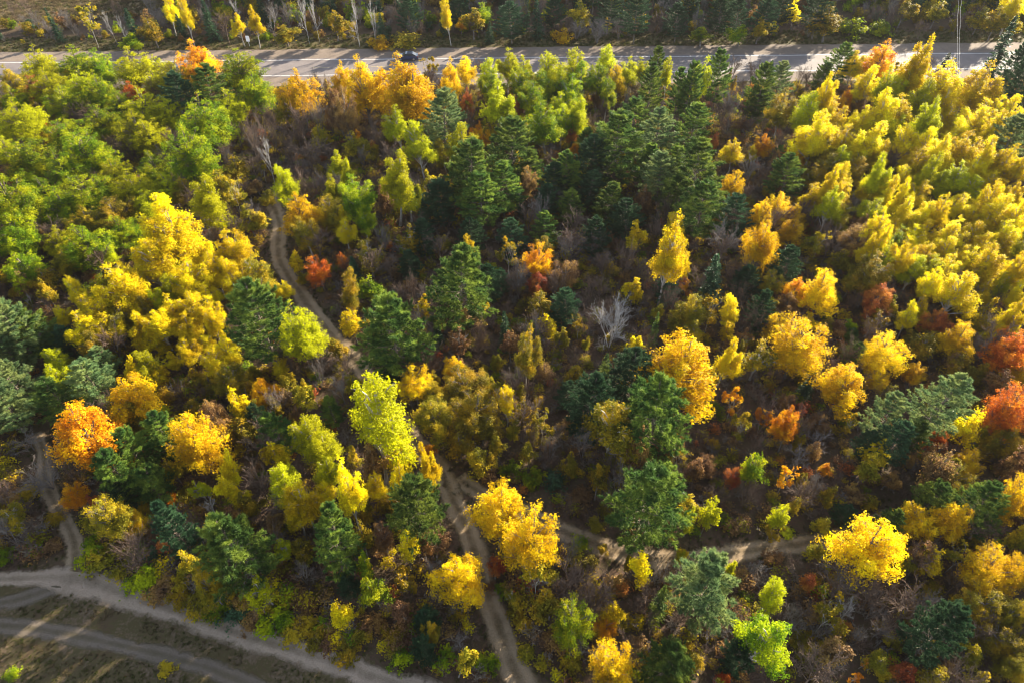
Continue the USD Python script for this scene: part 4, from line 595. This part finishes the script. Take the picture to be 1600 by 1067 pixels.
GROUPS = {'asp': 'poplars of the forest', 'oak': 'rounded broadleaf trees of the forest', 'map': 'maples of the forest', 'sml': 'young trees of the forest', 'thn': 'thin-crowned trees of the forest',
          'pin': 'pines of the forest', 'spr': 'spruces of the forest', 'bar': 'leafless trees of the forest', 'bir': 'slender pale leafless trees', 'spa': 'half-bare trees of the forest', 'shr': 'shrubs of the undergrowth'}
trees = []
sheet_now = None
for line in SURVEY.strip().splitlines():
    if line[1] == ' ':
        sheet_now, line = line[0], line[2:]
    for entry in line.split(';'):
        data, _, mark = entry.partition('=')
        s, c, cx, cy, w, h = data.split()
        x0, y0 = SHEET[sheet_now]
        trees.append(dict(s=s, c=c, x=x0 + int(cx) * 0.3375, y=y0 + int(cy) * 0.3375, w=int(w) * 0.3375, h=int(h) * 0.3375, mark=mark))

# the golden grove at the right is closed: poplars between the ones already listed
_r = np.random.default_rng(77)
_grove = prep(Polygon([(1225, 190), (1290, 150), (1420, 110), (1590, 150), (1600, 500), (1520, 470), (1440, 440), (1330, 350), (1250, 300)]))
for _ in range(900):
    x, y = _r.uniform(1220, 1600), _r.uniform(110, 500)
    if _grove.contains(Point(x, y)) and min(math.hypot(t['x'] - x, t['y'] - y) for t in trees) > 23:
        w = _r.uniform(30, 40)
        trees.append(dict(s='asp', c='y' if _r.random() < 0.8 else 'l', x=x, y=y, w=w, h=w * _r.uniform(1.3, 1.8), mark=''))

# small trees that fill the slope right of centre, the hollow in the middle and the lower edge
for (x0, x1, y0, y1, n, gap, kinds) in ((820, 1600, 430, 1060, 2600, 33, ['sml o'] * 3 + ['sml u'] * 3 + ['bar m'] * 5 + ['sml y'] * 3 + ['spa o', 'thn o', 'thn o', 'spa a', 'sml l', 'sml g', 'pin d']),
                                        (540, 1040, 300, 700, 1400, 34, ['sml o'] * 3 + ['bar m'] * 4 + ['bar k'] * 2 + ['sml u'] * 2 + ['thn o', 'pin d', 'spr d', 'sml y']),
                                        (150, 800, 560, 1000, 1500, 31, ['sml o'] * 4 + ['sml y'] * 3 + ['bar m'] * 2 + ['thn l', 'sml u', 'pin p', 'spa o', 'sml g'])):
    for _ in range(n):
        x, y = _r.uniform(x0, x1), _r.uniform(y0, y1)
        k = _r.choice(kinds).split()
        w = _r.uniform(24, 40) * (0.75 + 0.5 * y / 1067)
        g = gp(x, y + 0.3 * w)
        if clearing.distance(Point(g)) < 1.5 or any(l.distance(Point(g)) < hw + 1.0 for l, hw in paths): continue
        if min(math.hypot(t['x'] - x, t['y'] - y) - 0.28 * t['w'] for t in trees) < gap * (0.6 + 0.5 * y / 1067) - 8: continue
        if any(t['w'] > 50 and math.hypot(t['x'] - x, t['y'] - y) < 0.62 * t['w'] for t in trees): continue
        trees.append(dict(s=k[0], c=k[1], x=x, y=y, w=w, h=w * _r.uniform(1.1, 1.5), mark=''))
for t in trees:      # crowns in the row along the highway
    if 78 < t['y'] < 140 and t['y'] - t['h'] / 2 < 112 and t['x'] < 1300: t['y'] += 7

# ------------------------------------------------------------------ labels: what it looks like, and where it stands from the nearest landmark
MARKS = [('the road sign', 389, 67), ('the dark car', 632, 91), ('the fork of the two trails', 735, 790), ('the sandy trail junction', 118, 897), ('the upper end of the trail', 428, 330), ('the bottom end of the trail', 808, 1062),
         ('the right end of the trail branch', 1347, 822)]
MARKS += [('the ' + t['mark'].split(',')[0], t['x'], t['y']) for t in trees if t['mark']]
for t in trees:
    t['size'] = 'small ' if t['h'] < 33 and t['w'] < 33 else 'large ' if max(t['w'], t['h']) > 62 else ''
    t['look'] = t['size'] + HUE[t['c']] + ' ' + KIND[t['s']][1]
def sector(dx, dy):
    if abs(dx) > abs(dy): return 'right of' if dx > 0 else 'left of'
    return 'below' if dy > 0 else 'above'
by_look = {}
for t in trees: by_look.setdefault(t['look'], []).append(t)
ORD = ['nearest', 'second', 'third', 'fourth', 'fifth', 'sixth', 'seventh', 'eighth', 'ninth', 'tenth']
taken = set()
for t in trees:
    if t['mark']:
        t['label'] = t['mark']; taken.add(t['label']); continue
    best = None
    for m, mx, my in MARKS:
        if len(m.split()) > 9: continue
        dx, dy = t['x'] - mx, t['y'] - my
        dist = math.hypot(dx, dy)
        if dist > 380: continue
        sec = sector(dx, dy)
        rank = sum(1 for o in by_look[t['look']] if not o['mark'] and o is not t and sector(o['x'] - mx, o['y'] - my) == sec and math.hypot(o['x'] - mx, o['y'] - my) < dist)
        if rank >= len(ORD): continue
        text = '%s %s %s %s' % (ORD[rank], t['look'], sec, m)
        if text in taken: continue
        if len(text.split()) > 16: continue
        cost = dist * (1 + 0.45 * rank)
        if best is None or cost < best[0]: best = (cost, text)
    t['label'] = best[1] if best else '%s packed into the dense golden grove at the right' % t['look'] if t['x'] > 1150 else '%s among the crowded small trees of the slope' % t['look'] if t['y'] > 200 else '%s beyond the highway' % t['look']
    taken.add(t['label'])

# ------------------------------------------------------------------ standing the trees where their crowns are seen
rng = np.random.default_rng(7)
stood = []
for i, t in enumerate(trees):
    s = t['s']
    W0, T0, c0, shapes = SHAPES[s]
    name, word, category, lo, hi = KIND[s]
    T = T0
    for _ in range(4):
        zc = T * (1 + c0) / 2
        P, depth = place(t['x'], t['y'], zc)
        d = ray(t['x'], t['y']); dep = math.asin(-d[2] / np.linalg.norm(d))
        W = t['w'] * depth / FPX * (1.08 if s not in ('spr', 'bar', 'bir') else 1.0)
        hh = t['h'] * depth / FPX
        if s == 'spr':
            Hc = (hh - 0.35 * W * math.sin(dep)) / math.cos(dep)
        else:
            Hc = math.sqrt(max(hh ** 2 - (W * math.sin(dep)) ** 2, 0.01)) / math.cos(dep)
        Hc = min(max(Hc, lo * W), hi * W)
        T = Hc / (1 - c0) * (1.12 if s == 'pin' else 1.0) * ((1.28 if t['x'] < 620 or s in ('pin', 'sml') else 1.08) if t['y'] > 620 and s in ('map', 'asp', 'pin', 'sml') else 1.0)
    if not t['mark'].endswith('leaning pale trunk'):
        for k in (1.0, 0.9, 1.12, 0.8, 1.25, 0.7, 1.4, 0.6):
            zc = T * k * (1 + c0) / 2
            P, depth = place(t['x'], t['y'], zc)
            if not off_limits(P[0], P[1], 0.35): break
        T *= k
    z = float(relief(P[0], P[1]))
    var = len(shapes)
    m = model(s, t['c'], int(rng.integers(min(var, 2) if (s in ('map', 'thn', 'spa') and t['c'] != 'y') or (s == 'asp' and t['c'] in 'og') else var)))
    path = thing(name, (P[0], P[1], z - 0.03), t['label'], category, float(rng.uniform(0, 360)), (W / W0, W / W0, T / T0), GROUPS[s], tuple(map(float, rng.normal(0, 2.6, 2))))
    prim = stage.GetPrimAtPath(path)
    prim.GetReferences().AddInternalReference(m)
    prim.SetInstanceable(True)
    stood.append((P[0], P[1], W, T, s))
stood = np.array([x[:4] for x in stood])

# ------------------------------------------------------------------ undergrowth, grass and the forest beyond the picture: uncountable, each one object
def scatter(name, protos, pos, pick, scale, label, category, seed):
    rng = np.random.default_rng(seed)
    pi = UsdGeom.PointInstancer.Define(stage, '/World/' + name)
    for k, v in (('label', label), ('category', category), ('kind', 'stuff')):
        pi.GetPrim().SetCustomDataByKey(k, v)
    rel = pi.CreatePrototypesRel()
    for i, p in enumerate(protos):
        q = UsdGeom.Xform.Define(stage, '/World/%s/prototypes/kind_%03d' % (name, i))
        q.GetPrim().GetReferences().AddInternalReference(p)
        rel.AddTarget(q.GetPath())
    a = rng.uniform(0, np.pi, len(pos))
    pi.CreatePositionsAttr(Vt.Vec3fArray.FromNumpy(np.asarray(pos, np.float32)))
    pi.CreateProtoIndicesAttr(Vt.IntArray.FromNumpy(np.asarray(pick, np.int32)))
    pi.CreateScalesAttr(Vt.Vec3fArray.FromNumpy(np.asarray(scale, np.float32)))
    pi.CreateOrientationsAttr(Vt.QuathArray([Gf.Quath(float(math.cos(x)), 0.0, 0.0, float(math.sin(x))) for x in a]))
def project(x, y, z):
    dy, dz = y, z - CAM_H
    depth = dy * CP - dz * SP
    return 800 + FPX * x / depth, 533.5 - FPX * (dy * SP + dz * CP) / depth
def points(n, x0, x1, y0, y1, keep, seed):
    rng = np.random.default_rng(seed)
    out = []
    for x, y in zip(rng.uniform(x0, x1, n), rng.uniform(y0, y1, n)):
        if keep(x, y): out.append((x, y))
    return np.array(out), rng
def bush(colour, k): return model('shr', colour, k)
# low twiggy brush without leaves
SHAPES['twg'] = (1.8, 1.6, 0.0, [bare(110, 1.8, 1.6, 6, 0.9, (5, 4, 3), 0.02), bare(111, 1.8, 1.6, 5, 0.8, (5, 4, 3), 0.02)]); WOOD['twg'] = 'umber'
rngb = np.random.default_rng(120)
def tuft(n, h, seed):
    r = np.random.default_rng(seed)
    return needles(np.column_stack([r.normal(0, 0.13, (n, 2)), np.zeros(n)]), r.normal(0, 0.5, (n, 3)) + [0, 0, 1.1], r.uniform(0.5, 1.1, n) * h, 0.03, r)
grass_look = {k: leaf_look('grass_' + k, c, None, 0.25) for k, c in {'green': [(0.05, 0.062, 0.014), (0.085, 0.09, 0.02), (0.13, 0.112, 0.03)], 'straw': [(0.10, 0.075, 0.038), (0.15, 0.112, 0.055), (0.20, 0.155, 0.08)]}.items()}
grass = []
for c in ('green', 'straw'):
    for k in range(2):
        p = numbered('/World/tree_models/grass_tuft'); UsdGeom.Xform.Define(stage, p)
        usdkit.mesh(stage, p + '/blades', tuft(46, 0.42, 130 + k), grass_look[c]); grass.append(p)

def twig_model(wood, k):
    p = numbered('/World/tree_models/twig_bush'); UsdGeom.Xform.Define(stage, p)
    for part, mesh in SHAPES['twg'][3][k].items(): usdkit.mesh(stage, p + '/' + part, mesh, BARK[wood])
    return p
seedling = lambda colour, k: model('und', colour, k)
brush = [seedling('o', 0), seedling('u', 1), seedling('g', 2), seedling('o', 1), seedling('r', 0), seedling('y', 2), twig_model('umber', 0), twig_model('grey', 1), twig_model('brown', 0), twig_model('umber', 1), bush('u', 0), bush('o', 1),
         model('bar', 'm', 1), model('bar', 'm', 0), model('bar', 'k', 2), model('sml', 'o', 1), model('sml', 'u', 2), model('spa', 'o', 0)]
def forest_floor(x, y):
    if abs(x) > 0.9 * y + 28 or clearing.distance(Point(x, y)) < 0.6: return False
    n = (np.array([x, y]) - H0) @ hn
    return n < SH_N - 2.0 and not off_limits(x, y, 0.8)
P, r = points(44000, -150, 150, 10, 140, forest_floor, 21)
q = meshkit.fbm(np.column_stack([P / 14, P[:, :1] * 0]), 3, 31)
pick = r.choice(18, len(P), p=[0.105, 0.15, 0.05, 0.06, 0.02, 0.02, 0.17, 0.12, 0.10, 0.125, 0.02, 0.02, 0.014, 0.008, 0.006, 0.005, 0.003, 0.004])
sc = r.uniform(0.45, 1.15, len(P)) * (0.55 + 0.9 * np.clip(q, 0.1, 0.9))
sc = np.where(pick >= 10, sc * 0.7, sc)
flat = r.uniform(0.55, 1.1, len(P))
edge_far = np.array([clearing.distance(Point(*p)) for p in P])
tall = (pick >= 12) & (edge_far > 1.5)
pick = np.where((pick >= 12) & ~tall, 6, pick)
sc = np.where(tall, r.uniform(0.38, 0.75, len(P)), sc); flat = np.where(tall, 1.0, flat)
scatter('undergrowth', brush, np.column_stack([P, relief(P[:, 0], P[:, 1]) - 0.02]), pick, np.column_stack([sc, sc, sc * flat]),
        'low tangled brush and leafy seedlings covering the forest floor between the trunks', 'undergrowth', 22)
def lawn(x, y):
    return clearing.contains(Point(x, y)) and not off_limits(x, y, 0.1)
P, r = points(30000, -75, 10, 9, 36, lawn, 23)
q = meshkit.fbm(np.column_stack([P / 3.5, P[:, :1] * 0]), 3, 33)
P, q = P[q > 0.40], q[q > 0.40]
sc = r.uniform(0.25, 0.7, len(P))
pick = np.where(r.random(len(P)) < np.clip((q - 0.4) * 4, 0.15, 0.8), r.integers(0, 2, len(P)), r.integers(2, 4, len(P)))
scatter('clearing_grass', grass, np.column_stack([P, relief(P[:, 0], P[:, 1]) + 0.02]), pick, np.column_stack([sc, sc, sc * r.uniform(0.5, 1.0, len(P))]), 'patchy dull grass of the clearing beside the gravel road', 'grass', 24)
def roadside(x, y):
    n = (np.array([x, y]) - H0) @ hn
    return (SH_F + 0.2 < n < SH_F + 8 or SH_N - 6 < n < SH_N - 0.1) and abs(x) < 150
P, r = points(34000, -150, 150, 120, 172, roadside, 25)
sc = r.uniform(0.7, 1.5, len(P))
scatter('roadside_grass', grass, np.column_stack([P, P[:, 0] * 0]), r.choice(4, len(P), p=[0.3, 0.3, 0.2, 0.2]), np.column_stack([sc, sc, sc]), 'rough grass on the verges of the highway', 'grass', 26)
P, r = points(26000, -190, -40, 165, 215, lambda x, y: field.contains(Point(x, y)), 29)
sc = r.uniform(0.7, 1.7, len(P))
scatter('field_grass', grass, np.column_stack([P, P[:, 0] * 0 + 0.01]), r.choice(4, len(P), p=[0.1, 0.1, 0.4, 0.4]), np.column_stack([sc, sc, sc]), 'tall dry grass of the open field beyond the highway', 'grass', 30)
def trailside(x, y):
    pt = Point(x, y)
    return any(w - 0.35 < l.distance(pt) < w + 0.7 for l, w in paths) and not clearing.contains(pt)
P, r = points(36000, -70, 70, 12, 95, trailside, 27)
sc = r.uniform(0.4, 1.0, len(P))
scatter('trailside_grass', grass, np.column_stack([P, relief(P[:, 0], P[:, 1])]), r.choice(4, len(P), p=[0.3, 0.3, 0.2, 0.2]), np.column_stack([sc, sc, sc]), 'short grass along the edges of the forest trails', 'grass', 28)
# brush beyond the highway
thick = [bush('o', 0), bush('u', 1), bush('g', 2), bush('d', 0), twig_model('grey', 0), twig_model('umber', 1), model('bar', 'k', 1), model('bar', 'm', 2), model('pin', 'd', 0), model('spr', 'd', 0)]
def beyond(x, y):
    n = (np.array([x, y]) - H0) @ hn
    return SH_F + 4.5 < n < 62 and abs(x) < 190 and not (field.distance(Point(x, y)) < 1.0)
P, r = points(4200, -190, 190, 150, 230, beyond, 41)
n_ = (P - H0) @ hn
sc = r.uniform(0.5, 1.25, len(P)) * np.clip(0.45 + (n_ - SH_F - 4) / 14, 0.45, 1.3)
pick = r.choice(10, len(P), p=[0.19, 0.12, 0.13, 0.08, 0.14, 0.12, 0.10, 0.07, 0.025, 0.025])
sc = np.where(pick >= 6, sc * 0.55, sc)
pick = np.where((pick >= 8) & ((n_ < SH_F + 9) | (P[:, 0] < -30)), 1, pick)
sc = np.where(pick >= 8, r.uniform(0.42, 0.75, len(P)), sc)
scatter('thicket', thick, np.column_stack([P, P[:, 0] * 0]), pick, np.column_stack([sc, sc, sc * r.uniform(0.9, 1.5, len(P))]), 'dull olive and grey brush massed along the far side of the highway', 'thicket', 42)
# the same forest goes on past the edges of the picture
woods = [model('asp', 'y', 0), model('asp', 'l', 1), model('oak', 'g', 2), model('pin', 'p', 1), model('pin', 'd', 2), model('spr', 'd', 1), model('map', 'y', 0), model('bar', 'm', 2)]
def outside(x, y):
    n = (np.array([x, y]) - H0) @ hn
    if SH_N - 9 < n < SH_F + 20 or off_limits(x, y, 1.0): return False
    if field.distance(Point(x, y)) < 3 or clearing.distance(Point(x, y)) < 3: return False
    px, py = project(x, y, 4.0); qx, qy = project(x, y, 16.0)
    return px < -150 or px > 1690 or (qy < -60 and py < -20)
P, r = points(5200, -230, 260, 14, 330, outside, 51)
pick = r.choice(8, len(P), p=[0.2, 0.14, 0.16, 0.14, 0.1, 0.08, 0.1, 0.08])
sc = r.uniform(0.65, 1.0, len(P))
scatter('surrounding_forest', woods, np.column_stack([P, relief(P[:, 0], P[:, 1])]), pick, np.column_stack([sc, sc, sc * r.uniform(0.85, 1.1, len(P))]), 'mixed autumn forest continuing past the edges of the photograph', 'forest', 52)

# ------------------------------------------------------------------ the road sign
def world_at(px, py, z=0.0): return place(px, py, z)[0]
sp = world_at(390.5, 74.5)
sign_white = mat('sign_white', {'p': ('principled_bsdf', {'base_color': (0.80, 0.80, 0.80), 'roughness': 0.45})})
steel = mat('galvanised_steel', {'p': ('principled_bsdf', {'base_color': (0.42, 0.43, 0.44), 'metallic': 0.6, 'roughness': 0.5})})
sign = thing('road_sign', sp, 'small white road sign on a post at the far edge of the highway', 'sign')
add('post', box(0, 0, 1.15, 0.07, 0.05, 2.3), steel, sign)
from shapely.geometry import Polygon as SP_
pl = trimesh.creation.extrude_polygon(SP_([(-0.32, -0.6), (0.32, -0.6), (0.38, -0.5), (0.38, 0.5), (0.32, 0.6), (-0.32, 0.6), (-0.38, 0.5), (-0.38, -0.5)]), 0.025, engine='earcut')
pl.apply_transform(trimesh.transformations.rotation_matrix(math.pi / 2, [1, 0, 0])); pl.apply_translation([0, -0.03, 1.85])
add('panel', pl, sign_white, sign)

# ------------------------------------------------------------------ the car
heading = math.degrees(math.atan2(he[1], he[0]))
cp = world_at(637, 93.4)
car_paint = mat('car_paint', {'p': ('principled_bsdf', {'base_color': (0.018, 0.024, 0.05), 'roughness': 0.3, 'coat_weight': 0.8, 'coat_roughness': 0.05})})
car_glass = mat('car_glass', {'p': ('principled_bsdf', {'base_color': (0.02, 0.025, 0.03), 'roughness': 0.06, 'specular_ior_level': 0.8})})
rubber = mat('rubber', {'p': ('principled_bsdf', {'base_color': (0.02, 0.02, 0.02), 'roughness': 0.85})})
alloy = mat('alloy', {'p': ('principled_bsdf', {'base_color': (0.5, 0.5, 0.52), 'metallic': 1.0, 'roughness': 0.35})})
lamp_white = mat('lamp_lens', {'p': ('principled_bsdf', {'base_color': (0.7, 0.72, 0.75), 'roughness': 0.15})})
lamp_red = mat('tail_lens', {'p': ('principled_bsdf', {'base_color': (0.35, 0.02, 0.02), 'roughness': 0.2})})
car = thing('car', cp + [0, 0, 0.034], 'dark blue car on the highway half hidden behind the golden maples', 'car', heading)
def profile(pts, width, chamfer=0.10):
    """A side outline (x along the car, z up) drawn out across the car, its long edges rounded by a narrower outer layer."""
    import manifold3d
    pts = np.array(pts, float)
    core = trimesh.creation.extrude_polygon(SP_(pts).buffer(0), width - 2 * chamfer, engine='earcut')
    wide = trimesh.creation.extrude_polygon(SP_(pts).buffer(-chamfer * 0.8), width, engine='earcut')
    out = []
    for m, w in ((core, width - 2 * chamfer), (wide, width)):
        m.apply_transform(trimesh.transformations.rotation_matrix(math.pi / 2, [1, 0, 0])); m.apply_translation([0, w / 2, 0])
        out.append(m)
    h = [manifold3d.Manifold(manifold3d.Mesh(np.asarray(m.vertices, np.float32), np.asarray(m.faces, np.uint32))) for m in out]
    return h[0] + h[1]
add('body', profile([(-2.25, 0.30), (-2.30, 0.62), (-2.22, 0.86), (-1.5, 0.95), (1.9, 0.98), (2.2, 0.92), (2.28, 0.6), (2.22, 0.28), (1.75, 0.24), (-1.75, 0.24)], 1.80), car_paint, car)
add('cabin', profile([(-1.05, 0.93), (-0.35, 1.36), (0.0, 1.42), (0.85, 1.42), (1.25, 1.36), (1.95, 0.95)], 1.52, 0.12), car_glass, car)
add('roof', profile([(-0.36, 1.37), (0.0, 1.43), (0.85, 1.43), (1.26, 1.37), (1.2, 1.40), (0.85, 1.455), (0.0, 1.455), (-0.3, 1.40)], 1.36, 0.015), car_paint, car)
for x in (-1.38, 1.38):
    for s in (-1, 1):
        w = trimesh.creation.cylinder(0.33, 0.22, sections=20); w.apply_transform(trimesh.transformations.rotation_matrix(math.pi / 2, [1, 0, 0])); w.apply_translation([x, s * 0.81, 0.33])
        p = add('wheel', w, rubber, car)
        r_ = trimesh.creation.cylinder(0.21, 0.03, sections=16); r_.apply_transform(trimesh.transformations.rotation_matrix(math.pi / 2, [1, 0, 0])); r_.apply_translation([x, s * 0.925, 0.33])
        add('rim', r_, alloy, p)
for s in (-1, 1):
    add('headlight', box(-2.22, s * 0.62, 0.72, 0.12, 0.36, 0.14), lamp_white, car)
    add('tail_light', box(2.24, s * 0.66, 0.78, 0.10, 0.30, 0.16), lamp_red, car)
    add('mirror', box(-0.75, s * 0.98, 0.98, 0.14, 0.20, 0.13), car_paint, car)

# ------------------------------------------------------------------ the wires that cross the highway at the right
wire_mat = mat('wire', {'p': ('principled_bsdf', {'base_color': (0.30, 0.30, 0.30), 'metallic': 0.3, 'roughness': 0.4})})
for (ax, ay, az), (bx, by, bz), lab in (((1496, 128, 8.2), (1502.5, -60, 8.6), 'left of two overhead wires crossing the highway at the upper right'), ((1499.5, 128, 8.2), (1507, -60, 8.6), 'right of two overhead wires crossing the highway at the upper right')):
    a, b = world_at(ax, ay, az), world_at(bx, by, bz)
    t = np.linspace(0, 1, 25)[:, None]
    pts = a + (b - a) * t - np.array([0, 0, 1.0]) * 0.9 * 4 * t * (1 - t)
    w = add('overhead_wire', polytube(pts, np.full(len(pts), 0.016), 5), wire_mat)
    for k, v in (('label', lab), ('category', 'wire'), ('group', 'wires over the highway')): stage.GetPrimAtPath(w).SetCustomDataByKey(k, v)

# ------------------------------------------------------------------ the afternoon air
haze_mat = usdkit.material(stage, '/World/Looks/haze', {'v': ('principled_volume', {'color': (0.92, 0.93, 0.95), 'density': 0.000032, 'anisotropy': 0.2})}, [], volume='v.volume')
hz = trimesh.creation.box([1.0, 1.0, 1.0]); hz.apply_scale([6400, 6400, 66]); hz.apply_translation([0, 0, 31])
add('haze', hz, haze_mat, kind='stuff', label='thin golden afternoon haze over the whole forest', category='haze')
